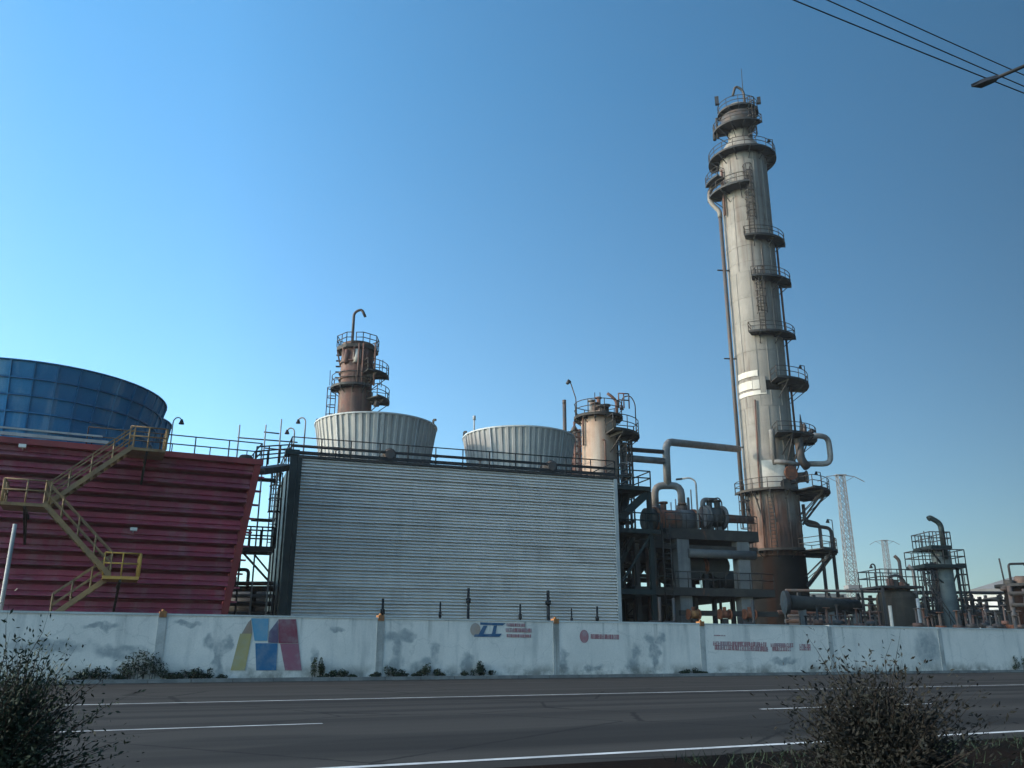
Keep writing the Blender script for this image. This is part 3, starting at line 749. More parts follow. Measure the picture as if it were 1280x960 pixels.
for x, y in ((420, 560), (545, 566), (600, 575)):
    u, z = GF.hit(x, y, .3); part('deck_light', MB().tube(GF.P(u, .3, GTOP), GF.P(u, .3, GTOP + .6), .04).fbox(GF, u - .14, u + .14, .2, .42, GTOP + .6, GTOP + .78), 'pipedark', gt)

def fan_stack_grey(x0, x1, ycrest, v, label):
    xc = (x0 + x1) / 2 + 1
    u, _ = GF.hit(xc, 545, v); c = GF.P(u, v, 0); z1 = 0
    R_ = (x1 - x0) / 2 * depth(Vector((c.x, c.y, GTOP + 2.5))) / F
    z1 = zrow(ycrest, c.y - R_ * .97); z0 = GTOP - .01; H = z1 - z0
    t = thing('fluted_fan_stack', label, 'fan stack', Vector((c.x, c.y, z0)), 'fluted fan stacks on the grey cooling tower')
    rad = lambda f: R_ * (.865 + .135 * f ** 1.25)
    nf = 54; per = 6; da = 2 * pi / nf
    m = MB(); fs = [0, .16, .2, .45, .7, .9, 1.0]; vs = []; prof = []
    for k in range(per):
        a = k * da
        prof += [(a + da * .02, -.0), (a + da * .40, -.0), (a + da * .50, .085), (a + da * .88, .085)]
    prof.append((per * da, -.0)); n = len(prof)
    for f in fs:
        for a, dr in prof:
            rr = rad(f) + dr * (1 if f > .17 else .6) + (.03 if f < .17 else 0); vs.append((c.x + rr * cos(a), c.y + rr * sin(a), z0 + H * f))
    m.add(vs, [(j * n + k, j * n + k + 1, (j + 1) * n + k + 1, (j + 1) * n + k) for j in range(len(fs) - 1) for k in range(n - 1)])
    src = part('fluted_panel', m, 'stackgrey', t)
    for k in range(1, nf // per): share(src, t, k * per * da + .0)
    part('rim', MB().arc_slab((c.x, c.y), R_ - .06, R_ + .12, z1 - .05, z1 + .05, 0, 2 * pi, 60), 'greytrim', t)
    part('lining', MB().lathe((c.x, c.y), [(rad(q / 6) - .08, z0 + H * q / 6 - (.02 if q == 6 else 0)) for q in range(7)], 54), 'drumdark', t)
    sm_ = MB()
    for q in range(5):
        f0, f1 = q / 5, (q + 1) / 5
        sm_.beam((c.x + rad(f0) + .06, c.y, z0 + H * f0), (c.x + rad(f1) + .06, c.y, z0 + H * f1), .08, .12, Vector((1, 0, 0)))
    src = part('seam_flange', sm_, 'greytrim', t)
    for k in range(1, nf // per): share(src, t, k * per * da)
    for a, hgt in ((radians(185), .5), (radians(-12), .35)):
        e = Vector((c.x + R_ * cos(a), c.y + R_ * sin(a), z1)); part('rim_bracket', MB().beam(e, e + UP * hgt, .12).beam(e + UP * hgt, e + UP * hgt + Vector((.2, -.1, 0)), .14), 'steel', t)
    # access door low on the road side
    a = radians(-62); 
    part('access_cover', MB().arc_slab((c.x, c.y), rad(.05) + .06, rad(.05) + .16, z0 + .1, z0 + 1.5, a - .14, a + .14, 6), 'greytrim', t)
    return t, c, R_, z1
fs1 = fan_stack_grey(394.5, 543.5, 516, 6.8, 'fluted grey fan stack in front of the rusty red column')
fs2 = fan_stack_grey(578.5, 716.5, 533, 6.8, 'fluted grey fan stack left of the faded orange column')
mt = at(592, 540, GF.P(8, 3, 0).y)
for x, y0, y1, lab in ((592, 585, 525, 'short lamp mast left of the right fluted stack'), (707, 590, 505, 'black thin flue pipe between right fluted stack and orange column')):
    u, z = GF.hit(x, y0, 12.2); bs = GF.P(u, 12.2, GTOP - .01); tp = Vector((bs.x, bs.y, zrow(y1, bs.y)))
    single('flue_pipe' if x == 707 else 'lamp_mast', MB().tube(bs, tp, .16 if x == 707 else .06, n=8).tube(tp, tp + UP * .35, .12 if x != 707 else .165, n=8), 'pipedark' if x == 707 else 'pole', lab, 'pipe' if x == 707 else 'mast', bs)
# lamps / vertical masts near the left end of the grey roof
for x, y1 in ((366, 535), (379, 522)):
    u, z = GF.hit(x, 568, 1.6); b = GF.P(u, 1.6, GTOP)
    goose_lamp('gooseneck_lamp', b, zrow(y1, b.y) - GTOP, .5, 'shorter gooseneck lamp at the left end of the grey tower roof' if x == 366 else 'taller gooseneck lamp at the left end of the grey tower roof', dirx=-1, grp='gooseneck lamps', r=.05)

# dark standpipes against the foot of the grey louvres
for i, (x, y1, r) in enumerate(((478, 748, .10), (550, 752, .07), (585, 735, .11), (650, 755, .08), (685, 738, .13), (714, 760, .06), (746, 758, .09))):
    u, _ = GF.hit(x, 765, -.5); b = GF.P(u, -.55, 0); tp = Vector((b.x, b.y, zrow(y1, b.y)))
    lab = ['dark standpipe above the second orange wall cap', 'thin dark standpipe between the two leftmost thick ones', 'tall dark standpipe above the blue emblem', 'dark standpipe above the red lettering beside the emblem',
           'thickest dark standpipe just left of the third orange cap', 'thinnest dark standpipe right of the third orange cap', 'dark standpipe near the right edge of the grey tower'][i]
    t = thing('standpipe', lab, 'pipe', b, 'standpipes before the grey louvres')
    part('riser', MB().tube(b, tp, r, r * .7, 8), 'cable', t)
    part('valve', MB().tube(tp - UP * .9, tp - UP * .62, r * 1.35, n=8), 'cable', t)

# caged ladder with small platform on the left end of the grey tower
lx = GF.P(-2.4, 2.0, 0)
zl0, zl1 = zrow(684, lx.y), zrow(598, lx.y)
cl = thing('caged_ladder', 'dark caged ladder and small railed platform at the left end of the grey tower', 'ladder', lx)
part('ladder', MB().ladder(GF.P(-1.0, 2.2, zl0), GF.P(-1.0, 2.2, zl1 + .6), GF.d, .5, .04), 'steel', cl)
part('cage', MB().cage(GF.P(-1.0, 2.2, zl0 + 2.2), GF.P(-1.0, 2.2, zl1 + .4), GF.d, -GF.n, .7), 'steel', cl)
pl = part('platform', MB().fbox(GF, -3.0, -.92, 1.2, 2.9, zl0 - .35, zl0), 'steel', cl)
part('guard_rail', MB().rail(GF.P(-3.0, 1.25, zl0), GF.P(-.95, 1.25, zl0), 1.15, 3, .05).rail(GF.P(-3.0, 1.25, zl0), GF.P(-3.0, 2.85, zl0), 1.15, 2, .05).rail(GF.P(-3.0, 2.85, zl0), GF.P(-.95, 2.85, zl0), 1.15, 3, .05), 'steel', pl)
part('brace', MB().beam(GF.P(-2.6, 2, zl0 - .35), GF.P(-.95, 2, zl0 - 2.0), .12).beam(GF.P(-2.0, 2, zl0 - .35), GF.P(-.95, 2, zl0 - 1.5), .1), 'steel', cl)
part('post', MB().tube(GF.P(-2.75, 2.0, 0), GF.P(-2.75, 2.0, zl0 - .35), .06), 'steel', cl)
for z_, u_ in ((zl1, -2.2), (zl1 - 2.5, -2.3), (zl1 + .58, -1.9)): part('rest_step', MB().fbox(GF, u_, -.92, 1.6, 2.4, z_ - .1, z_), 'steel', cl)
# low pipe bridge and machinery in the gap
GY = 60
t = thing('pipe_bridge', 'low pipe bridge seen in the gap between red and grey towers', 'pipe rack', Vector((at(315, 740, GY).x, GY, 0)))
zb = zrow(736, GY); xa, xb_ = at(240, 736, GY).x, at(370, 736, GY).x
part('beam', MB().beam((xa, GY, zb), (xb_, GY, zb), .5, .35), 'deckbrown', t)
for k in range(4):
    part('post', MB().beam((xa + (xb_ - xa) * (k + .4) / 4, GY, 0), (xa + (xb_ - xa) * (k + .4) / 4, GY, zb - .175), .25), 'steel', t)
for k, (dz, r, mm_) in enumerate(((.32, .14, 'piperust'), (-.5, .12, 'pipe'), (-1.0, .16, 'pipedark'), (-1.6, .1, 'pipe'), (-2.3, .2, 'pipedark'))):
    part('pipe', MB().tube((xa, GY - .4, zb + dz), (xb_, GY - .4, zb + dz), r, n=10), mm_, t)
q = at(311, 712, GY - .2); q0 = at(296, 712, GY - .2)
part('bent_pipe', MB().pipe([(q0.x, q0.y, q.z), (q.x, q.y, q.z), (q.x, q.y, zb)], .12, 8), 'pipedark', t)
part('vent_pipe', MB().tube((q0.x, q0.y, zb), (q0.x, q0.y, q.z - .5), .07), 'pipedark', t)
tk = thing('long_tank', 'dark long tank lying low behind the gap between red and grey towers', 'tank', Vector((at(318, 750, 68).x, 68, 0)))
ta, tb_ = at(268, 755, 68), at(352, 755, 68); part('shell', MB().tube(ta, tb_, 1.0, n=20), 'drumdark', tk)
for f in (.25, .75): part('saddle', MB().beam(Vector((ta.lerp(tb_, f).x, 68, 0)), Vector((ta.lerp(tb_, f).x, 68, ta.z - .7)), .7), 'conc', tk)
def pump(px, Y, label, ang=0., s=1.):
    b = Vector((at(px, 760, Y).x, Y, 0)); t = thing('pump_set', label, 'pump', b, 'pump sets behind the wall')
    d = Vector((cos(ang), sin(ang), 0)); 
    part('plinth', MB().beam(b - d * 1.2 * s + UP * .25, b + d * 1.2 * s + UP * .25, .9 * s, .5), 'conc', t)
    part('motor', MB().tube(b - d * 1.1 * s + UP * 1.05, b + UP * 1.05, .42 * s, n=14).tube(b - d * 1.3 * s + UP * 1.05, b - d * 1.101 * s + UP * 1.05, .3 * s, .38 * s, n=14), 'drumgrey', t)
    part('casing', MB().tube(b + d * .3 * s + UP * 1.05, b + d * .95 * s + UP * 1.05, .5 * s, n=14).tube(b + UP * 1.05, b + d * .3 * s + UP * 1.05, .15 * s), 'drum', t)
    part('discharge_pipe', MB().pipe([b + d * .62 * s + UP * 1.2, b + d * .62 * s + UP * 3.0, b + d * .62 * s + UP * 3.0 + Vector((.9, .6, 0)), b + d * .62 * s + Vector((.9, .6, 4.6))], .12 * s, 10), 'pipedark', t)
    part('hand_wheel', MB().tube(b + d * .62 * s + Vector((-.25, 0, 2.3)), b + d * .62 * s + Vector((-.18, 0, 2.3)), .3, n=12), 'flange', t)
    return t
pump(307, 56, 'pump with grey motor seen low in the gap between red and grey towers', .5)
pump(331, 57.5, 'pump beside the dark frame of the grey tower in the gap', 2.4)

# ------------------------------------------------------------------ process columns
def deck(root, c, r0, r1, z, d0, d1, h=1.1, m='steel', th=.10, rail=True, br=True, open_ends=False, rm='rail'):
    a0, a1 = radians(d0), radians(d1)
    p = part('platform', MB().arc_slab(c, r0, r1, z - th, z, a0, a1, max(6, int((d1 - d0) / 8))).arc_slab(c, r1 + .001, r1 + .05, z - th - .04, z + .09, a0, a1, max(6, int((d1 - d0) / 8))), m, root)
    if rail:
        r = MB().rail_arc(c, r1 - .02, z, a0, a1, h, rr=.04)
        if d1 - d0 < 350:
            for a in (a0, a1): r.rail(Vector((c[0] + (r0 + .1) * cos(a), c[1] + (r0 + .1) * sin(a), z)), Vector((c[0] + (r1 - .05) * cos(a), c[1] + (r1 - .05) * sin(a), z)), h, 1, .04)
        part('guard_rail', r, rm, p)
    if br:
        n = max(2, int((d1 - d0) / 28)); L = r1 - r0
        for i in range(n):
            a = a0 + (a1 - a0) * (i + .5) / n; dv = Vector((cos(a), sin(a), 0)); o = Vector((c[0], c[1], 0))
            part('bracket', MB().beam(o + dv * r0 + UP * (z - th - .11), o + dv * (r1 - .05) + UP * (z - th - .11), .1, .2).beam(o + dv * (r0 - .02) + UP * (z - th - L * .8), o + dv * (r1 - .12) + UP * (z - th - .15), .07), m, p)
    return p
def shell(root, c, r, z0, z1, n, m, name='shell_course', seg=40, seam=True):
    for i in range(n):
        a = z0 + (z1 - z0) * i / n; b = z0 + (z1 - z0) * (i + 1) / n; d = .012 * (i % 2)
        part(name, MB().lathe(c, [(r + d, a + .012), (r + d, b - .012)], seg).lathe(c, [(r - .05, a), (r + d, a + .012)], seg).lathe(c, [(r + d, b - .012), (r - .05, b)], seg), m, root)
        if seam and i: part('seam_band', MB().arc_slab(c, r - .01, r + .03, a - .035, a + .035, 0, 2 * pi, seg), m, root)
def pol(c, r, deg, z): return Vector((c[0] + r * cos(radians(deg)), c[1] + r * sin(radians(deg)), z))
def fix(root, name, m, *tubes):
    for pts, r in tubes: part(name, MB().pipe(pts, r, 8), m, root)
def col_ladder(root, c, r, deg, z0, z1, cage=True, m='rail'):
    o = Vector((cos(radians(deg)), sin(radians(deg)), 0)); sd_ = Vector((-o.y, o.x, 0))
    l = part('ladder', MB().ladder(pol(c, r + .28, deg, z0), pol(c, r + .28, deg, z1), sd_, .55, .05), m, root)
    if cage: part('cage', MB().cage(pol(c, r + .28, deg, z0 + 2.1), pol(c, r + .28, deg, z1), sd_, o, .95, .045), m, l)
def ctr(xpx, y, Y): p = at(xpx, y, Y); return (p.x, p.y)

# --- the tall grey column
YC = 88.0
c = (26.55, YC); R = 2.62
zf = lambda y, r=0.: zrow(y, YC - r)                        # height seen at a photo row, r metres nearer than the axis
tc = thing('distillation_column', 'very tall grey clad process column with railed balconies and rusted foot', 'column', Vector((c[0], c[1], 0)))
zs = zf(694, R)
zt1 = zf(189); zt0 = zf(146)
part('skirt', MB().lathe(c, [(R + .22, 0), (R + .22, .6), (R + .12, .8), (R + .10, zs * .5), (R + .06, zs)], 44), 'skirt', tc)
shell(tc, c, R, zs + .01, zt1 - 1.0, 15, 'clad', seg=44)
part('cone', MB().lathe(c, [(R, zt1 - 1.0), (R * .98, zt1 - .5), (1.6, zt1 + .9), (1.35, zt1 + 1.2)], 40), 'clad', tc)
shell(tc, c, 1.35, zt1 + 1.2, zt0 + .9, 2, 'clad', seg=32)
part('top_head', MB().lathe(c, [(1.35, zt0 + .9), (1.25, zt0 + 1.2), (.8, zt0 + 1.5), (0, zt0 + 1.6)], 28), 'clad', tc)
# vertical cladding seams
for k, d in enumerate((205, 238, 262, 288, 318)):
    for i in range(3):
        z0_ = zs + (zt1 - 1 - zs) * i / 3; z1_ = zs + (zt1 - 1 - zs) * (i + 1) / 3; dd = d + i * 9
        part('cladding_seam', MB().beam(pol(c, R + .015, dd, z0_ + .1), pol(c, R + .015, dd, z1_ - .1), .06, .05), 'clad', tc)
# balconies: photo row of the front lip, inner and outer radius, start and end bearing
zP = lambda y, r: zf(y, r * .75)
deck(tc, c, 1.0, 2.3, zP(134, 2), 150, 400, 1.15)
deck(tc, c, 1.35, 3.0, zP(152, 3), 160, 312, 1.0)
deck(tc, c, 1.6, 3.75, zP(186, 3.7), 140, 400, 1.1)
deck(tc, c, R + .05, 4.15, zP(231, 4), 168, 262, 1.1)
deck(tc, c, 3.1, 4.35, zP(215, 4), 176, 214, 1.1, br=False)
deck(tc, c, R + .05, 3.75, zP(297, 3.6), 246, 352, 1.0)
deck(tc, c, R + .05, 3.95, zP(348, 3.8), 252, 352, 1.0)
deck(tc, c, R + .05, 3.85, zP(416, 3.8), 240, 345, 1.0)
deck(tc, c, R + .05, 4.65, zP(476, 4), 272, 372, 1.15)
d9 = zP(543, 4.5); deck(tc, c, R + .05, 4.9, d9, 266, 375, 1.0)
d10 = zP(611, 3.9); deck(tc, c, R + .05, 3.7, d10, 176, 296, 1.1, m='deckbrown'); deck(tc, c, R + .05, 5.6, d10 - .1, 297, 400, 1.15)
d11 = zP(686, 4); deck(tc, c, R + .1, 3.6, d11, 178, 300, 1.0, rail=False, m='deckbrown'); deck(tc, c, R + .1, 5.7, d11 - .1, 301, 395, 1.15)
# ladders
col_ladder(tc, c, R, 262, zP(297, 3.6), zP(222, 3) + 1.0)
col_ladder(tc, c, R, 266, zP(416, 3.6), zP(348, 3.6) + 1)
col_ladder(tc, c, R, 340, zP(476, 3.6), zP(416, 3.6) + 1, False)
col_ladder(tc, c, 1.35, 300, zP(183, 3.6), zP(134, 2) + 1)
col_ladder(tc, c, R, 196, zP(686, 3.6) + .1, d10)
col_ladder(tc, c, R, 250, zs + .2, d10 - .5, False, 'steel')
# pipework on the shell
zd0 = zf(650); fix(tc, 'downcomer_pipe', 'pipedark', ([pol(c, R + .55, 187, zd0), pol(c, R + .55, 187, zP(262, 3))], .21))
part('downcomer_elbow', MB().pipe([pol(c, R + .55, 187, zP(262, 3) + .01), pol(c, R + .55, 187, zP(254, 3)), pol(c, R + 1.5, 180, zP(240, 3)), pol(c, R + 1.3, 176, zP(222, 3)), pol(c, 1.5, 180, zP(205, 3))], .26, 10, .9), 'clad', tc)
for y in (340, 450, 560): part('pipe_guide', MB().beam(pol(c, R - .05, 187, zf(y)), pol(c, R + 1.35, 187, zf(y)), .16, .1), 'steel', tc)
fix(tc, 'small_pipe', 'piperust', ([pol(c, R + .25, 344, zP(545, 2)), pol(c, R + .25, 344, zP(300, 2))], .12), ([pol(c, R + .2, 230, zs), pol(c, R + .2, 230, zP(600, 3)), pol(c, R + .2, 236, zP(500, 3))], .09),
    ([pol(c, R + .3, 200, zP(262, 3)), pol(c, R + .3, 200, zP(205, 3))], .14))
for y, k in ((262, 1), (305, 1), (330, 0), (372, 1), (402, 0), (440, 1), (500, 1), (530, 0), (570, 0), (645, 1), (668, 0)):
    part('insulation_band', MB().arc_slab(c, R + .005, R + .028, zP(y, 2) - .04, zP(y, 2) + .04, 0, 2 * pi, 44), 'clad', tc)
# bright new cladding strips and torn sheet on the left side
for y0, y1, a0, a1 in ((466, 473, 192, 246), (478, 488, 190, 232), (478, 489, 233, 248), (491, 496, 190, 262)):
    part('bright_patch', MB().arc_slab(c, R + .02, R + .09, zP(y1, 2), zP(y0, 2), radians(a0), radians(a1), 10), 'cladnew', tc)
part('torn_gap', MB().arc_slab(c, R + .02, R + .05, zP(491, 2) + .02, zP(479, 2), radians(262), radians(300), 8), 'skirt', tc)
part('torn_sheet', MB().arc_slab(c, R + .06, R + .12, zP(495, 2) + .05, zP(474, 2), radians(249), radians(261), 4), 'clad', tc)
part('bright_patch', MB().arc_slab(c, R + .25, R + .62, zP(611, 3), zP(577, 3), radians(240), radians(280), 12), 'cladnew', tc, 'bright aluminium box of new insulation above the lower balcony')
# manway covers
for d, z, r in ((287, zP(592, 4), .72), (331, zP(593, 4), .64)):
    mw = part('manway', MB().tube(pol(c, R - .1, d, z), pol(c, R + .9, d, z), r * .8, n=18), 'drum', tc)
    part('cover', MB().tube(pol(c, R + .901, d, z), pol(c, R + 1.06, d, z), r, n=18), 'flange' if d == 287 else 'drum', mw)
part('davit_wheel', MB().tube(pol(c, R + .95, 276, zP(608, 4) + .1), pol(c, R + 1.02, 276, zP(608, 4) + .1), .55, n=16), 'deckbrown', tc)
# overhead loop of pipe between the two balconies
zA, zB2, zC = d9 + .0, zP(577, 4.4), zP(541, 4.4)
part('reflux_pipe', MB().pipe([pol(c, R + .4, 262, zB2 - .3), pol(c, R + .75, 262, zC), pol(c, R + 1.4, 262, zC + .1)][:2] + [pol(c, R + .75, 262, zC + .3)], .28, 10), 'pipe', tc)
part('reflux_pipe', MB().pipe([pol(c, R + .75, 262, zB2), pol(c, R + .9, 285, zB2 - .1), pol(c, R + .9, 306, zB2 - .2)], .2, 10), 'pipe', tc)
part('vapour_loop', MB().pipe([pol(c, R + .2, 318, zC - .4), pol(c, R + 2.4, 322, zC - .2), pol(c, 6.0, 338, zC - .2), pol(c, 6.0, 338, zB2), pol(c, R + 1.3, 326, zB2)], .28, 10, .8), 'pipe', tc)
part('vapour_loop', MB().pipe([pol(c, R + 1.2, 306, zC - .5), pol(c, R + 1.2, 306, zB2 + .3), pol(c, R + 1.3, 320, zB2 - .4)], .42, 10, .6), 'pipedark', tc)
part('valve_cluster', MB().tube(pol(c, R + 1.5, 318, d9 + .1), pol(c, R + 1.5, 318, d9 + 1.3), .25, .1).tube(pol(c, R + .9, 335, d9), pol(c, R + .9, 335, d9 + 2.6), .32, .04).beam(pol(c, R + 1.2, 350, d9 + .5), pol(c, R + 2, 340, d9 + .9), .35), 'pipedark', tc)
for d in (286, 300, 316): part('stay', MB().tube(pol(c, R + .05, d, zB2 - 1.2), pol(c, R + 2, d, d9 - .2), .07), 'steel', tc)
# drop pipes on the lower right
zl = zP(652, 3)
for off, dd in ((0, 352), (1.15, 356)):
    part('drop_pipe', MB().pipe([pol(c, R + .3, 340, zP(628, 3)), pol(c, R + .3, 340, zl + .3 - off * .35), pol(c, 4.35 + off, dd, zl - off * .35), pol(c, 4.35 + off, dd, 1.5)], .18, 8, .5), 'pipedark', tc)
for k in range(4): part('strut', MB().beam(pol(c, R + .1, 318 + k * 14, d11 - 3.4), pol(c, 5.4, 322 + k * 14, d11 - .3), .15), 'steel', tc)
for k in range(3): part('strut', MB().beam(pol(c, R + .1, 318 + k * 16, d10 - 3.2), pol(c, 5.2, 322 + k * 16, d10 - .3), .15), 'steel', tc)
for k in range(4): part('strut', MB().beam(pol(c, R + .03, 205 + k * 26, d10 - 3.2), pol(c, 3.5, 198 + k * 26, d10 - .2), .10), 'steel', tc)
# access panel on the skirt
part('skirt_box', MB().box((c[0] - .6, c[1] - R - 1.2, 0), (c[0] + 2.6, c[1] - R + .5, zf(757, 3.4))), 'conc', tc)
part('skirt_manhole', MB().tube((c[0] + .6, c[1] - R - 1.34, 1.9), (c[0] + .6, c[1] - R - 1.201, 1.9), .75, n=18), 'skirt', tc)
# crown: cap platform, lightning mast, gooseneck and davit
zt = zP(134, 2)
part('crown_drum', MB().lathe(c, [(1.36, zP(152, 3) + .3), (1.85, zP(152, 3) + .5), (2.0, zt - .5), (1.4, zt - .2)], 24), 'pipedark', tc)
part('crown_block', MB().lathe(c, [(0, zt + .05), (1.1, zt + .1), (1.15, zt + .7), (.5, zt + 1.0), (0, zt + 1.05)], 20), 'pipedark', tc)
part('gooseneck_vent', MB().pipe([(c[0] + .6, c[1] - 1.0, zt + .1), (c[0] + .6, c[1] - 1.0, zt + 2.6), (c[0] - .3, c[1] - 1.0, zt + 3.3), (c[0] - .7, c[1] - 1.0, zt + 1.9)], .15, 8, .9), 'pipedark', tc)
part('lightning_rod', MB().tube((c[0] + .8, c[1], zt + .8), (c[0] + .9, c[1], zf(86)), .06, .03), 'steel', tc)
part('floodlight', MB().beam(pol(c, 2.5, 345, zt + 1.1), pol(c, 2.5, 345, zt + 1.9), .4), 'lamp', tc)
part('floodlight', MB().beam(pol(c, 2.5, 190, zt + 1.1), pol(c, 2.5, 190, zt + 2.1), .45), 'lamp', tc)
part('small_valve', MB().tube(pol(c, 2.6, 182, zP(160, 3)), pol(c, 2.6, 182, zP(134, 3)), .14).tube(pol(c, 2.9, 176, zP(160, 3)), pol(c, 2.9, 176, zP(140, 3)), .22, .08), 'steel', tc)
# lamps on the balconies
for (d, r, z, h) in ((352, 4.5, zP(476, 4), 2.4), (368, 5.5, d10, 2.4), (345, 5.5, d11, 3.0), (375, 4.8, d9, 2.2), (350, 3.6, zP(183, 3.6), 2.2)):
    q = pol(c, r, d, z); l = part('lamp_post', MB().tube(q, q + UP * h, .045).tube(q + UP * h, q + UP * h + Vector((-.35, 0, .05)), .04), 'rail', tc)
    part('lamp_head', MB().tube(q + UP * (h + .1) + Vector((-.4, 0, 0)), q + UP * (h - .25) + Vector((-.45, 0, 0)), .08, .2, 8), 'lamp', l)
CT = c

# --- rust red column behind the left fluted stack
Y2 = 82.0; c = ctr(445.5, 470, Y2); R2 = 20.5 * depth(Vector((c[0], c[1], 27))) / F
zr = lambda y, r=0.: zrow(y, Y2 - r * .8)
t2 = thing('rusted_column', 'rust red process column with railed decks rising behind the left fluted stack', 'column', Vector((c[0], c[1], 0)))
ztop = zr(432)
shell(t2, c, R2, 0, zr(487, 1), 6, 'rustshell', seg=32)
shell(t2, c, R2 * .97, zr(487, 1) + .02, ztop, 3, 'rustshell', seg=32)
dA = zr(478, 3)
deck(t2, c, R2 + .02, R2 * 1.48, dA, 165, 318, 1.2)
deck(t2, c, R2 + .02, R2 * 2.05, zr(493, 3), 319, 385, 1.2, m='deckbrown')
deck(t2, c, R2 + .02, R2 * 1.95, zr(462, 3), 300, 372, 1.15)
hx = MB(); 
p8 = [(R2 * 1.30 * cos(radians(22.5 + 45 * k)), R2 * 1.25 * sin(radians(22.5 + 45 * k))) for k in range(8)]
zt = zr(430, 2)
hx.add([(c[0] + x, c[1] + y, z) for z in (zt - .35, zt) for x, y in p8], [tuple(range(8))[::-1], tuple(range(8, 16))] + [(k, (k + 1) % 8, 8 + (k + 1) % 8, 8 + k) for k in range(8)])
tp = part('top_platform', hx, 'deckbrown', t2)
hr = MB()
for k in range(8):
    a = Vector((c[0] + p8[k][0], c[1] + p8[k][1], zt)); b = Vector((c[0] + p8[(k + 1) % 8][0], c[1] + p8[(k + 1) % 8][1], zt))
    if k != 5: hr.rail(a, b, 1.15, 2, .045)
    else:
        hr.rail(a, a.lerp(b, .38), 1.15, 1, .045); hr.rail(b, a.lerp(b, .58), 1.15, 1, .045)
part('guard_rail', hr, 'rail', tp)
for k in range(5):
    a = radians(200 + 35 * k); part('bracket', MB().beam((c[0] + (R2) * cos(a), c[1] + R2 * sin(a), zt - 2.0), (c[0] + R2 * 1.25 * cos(a), c[1] + R2 * 1.2 * sin(a), zt - .36), .14), 'rustshell', t2)
gx = at(440.5, 425, Y2 - 1.5)
part('gooseneck_vent', MB().pipe([gx - UP * .5, Vector((gx.x, gx.y, zrow(391, gx.y))), Vector((gx.x + .75, gx.y, zrow(386, gx.y))), Vector((gx.x + 1.15, gx.y, zrow(396, gx.y)))], .14, 8, .6), 'pipedark', t2)
for x, w in ((433, .5), (446, .8), (458, .45)):
    q = at(x, 436, Y2 - R2 - .2); q1 = at(x, 452, Y2 - R2 - .2)
    part('nozzle', MB().tube(Vector((q.x, q.y + .35, q.z)), Vector((q.x, q.y + .35, q1.z)), w * .5, n=10), 'cladnew' if x == 446 else 'rustshell', t2)
for x in (449.5, 455, 470):
    q = at(x, 425, Y2 - R2 - .25); q1 = at(x, 480, Y2 - R2 - .25)
    part('riser_pipe', MB().tube((q.x, q.y, zr(480, 3)), (q.x, q.y, zt), .09), 'piperust', t2)
for y in (450, 462, 470): part('stiffener_ring', MB().arc_slab(c, R2 - .02, R2 + .12, zr(y, 2) - .07, zr(y, 2) + .07, 0, 2 * pi, 32), 'rustshell', t2)
col_ladder(t2, c, R2, 192, zr(515, 2) - 3, dA)
for d in (195, 290, 345, 358): part('lightning_rod', MB().tube(pol(c, R2 + .9, d, zr(475, 3)), pol(c, R2 + .95, d, zr(456 if d != 358 else 440, 3)), .035), 'steel', t2)
for k in range(5): part('step_bracket', MB().beam(pol(c, R2, 186, zr(445 + 7 * k)), pol(c, R2 + .45, 186, zr(445 + 7 * k)), .14), 'steel', t2)
part('under_valve', MB().tube(pol(c, R2 + .9, 335, zr(503, 3)), pol(c, R2 + .9, 335, zr(494, 3)), .3, .15), 'pipedark', t2)

# --- faded orange column right of the stacks
Y3 = 72.0; c = ctr(749, 560, Y3); R3 = 22.0 * depth(Vector((c[0], c[1], 18))) / F
zr = lambda y, r=0.: zrow(y, Y3 - r * .8)
t3 = thing('orange_column', 'faded orange and cream column with a ring deck behind the grey tower', 'column', Vector((c[0], c[1], 0)))
ztop = zr(524)
shell(t3, c, R3, 0, ztop, 5, 'orange', seg=36, seam=False)
part('head', MB().lathe(c, [(R3, ztop), (R3 * .9, ztop + .35), (R3 * .5, ztop + .7), (0, ztop + .8)], 28), 'orange', t3)
deck(t3, c, .3, R3 + .55, zr(517, 2), 0, 360, 1.25, m='deckbrown', rm='rail')
deck(t3, c, R3 + .05, R3 + 1.9, zr(541, 2), 285, 380, 1.25, m='deckbrown')
for k, (d, r, h, m_) in enumerate(((250, .3, 1.0, 'drum'), (285, .45, .7, 'pipedark'), (230, .25, 1.3, 'pipe'), (310, .3, .9, 'drumgrey'), (268, .2, 1.5, 'piperust'))):
    q = pol(c, R3 * .62, d, zr(517, 2)); part('top_valve', MB().tube(q, q + UP * h, r, r * .8, 10).tube(q + UP * h, q + UP * (h + .12), r * 1.4, n=10), m_, t3)
q = pol(c, R3 + .4, 320, zr(517, 2))
part('relief_pipe', MB().pipe([q, q + UP * 1.2, q + UP * 1.5 + Vector((-.35, 0, .1)), q + UP * 1.7 + Vector((-.75, 0, .2))], .13, 8, .25), 'piperust', t3)
part('vent_rail', MB().rail(q + Vector((.2, 0, .6)), q + Vector((1.1, .2, .6)), 1.3, 2, .06), 'drum', t3)
q = pol(c, R3 + .45, 190, zr(517, 2))
l = part('lamp_post', MB().pipe([q, q + UP * 1.7, q + UP * 3.2 + Vector((-.45, 0, 0))], .05, 6), 'rail', t3); part('lamp_head', MB().tube(q + UP * 3.3 + Vector((-.5, 0, 0)), q + UP * 3.0 + Vector((-.75, 0, 0)), .2, .12), 'lamp', l)
q = pol(c, R3 + 1.7, 345, zr(541, 2))
l = part('lamp_post', MB().pipe([q, q + UP * 2.8, q + UP * 3.5 + Vector((-.4, 0, 0)), q + UP * 3.3 + Vector((-1.1, 0, 0)), q + UP * 2.6 + Vector((-1.15, 0, 0))], .05, 6, .4), 'rail', t3)
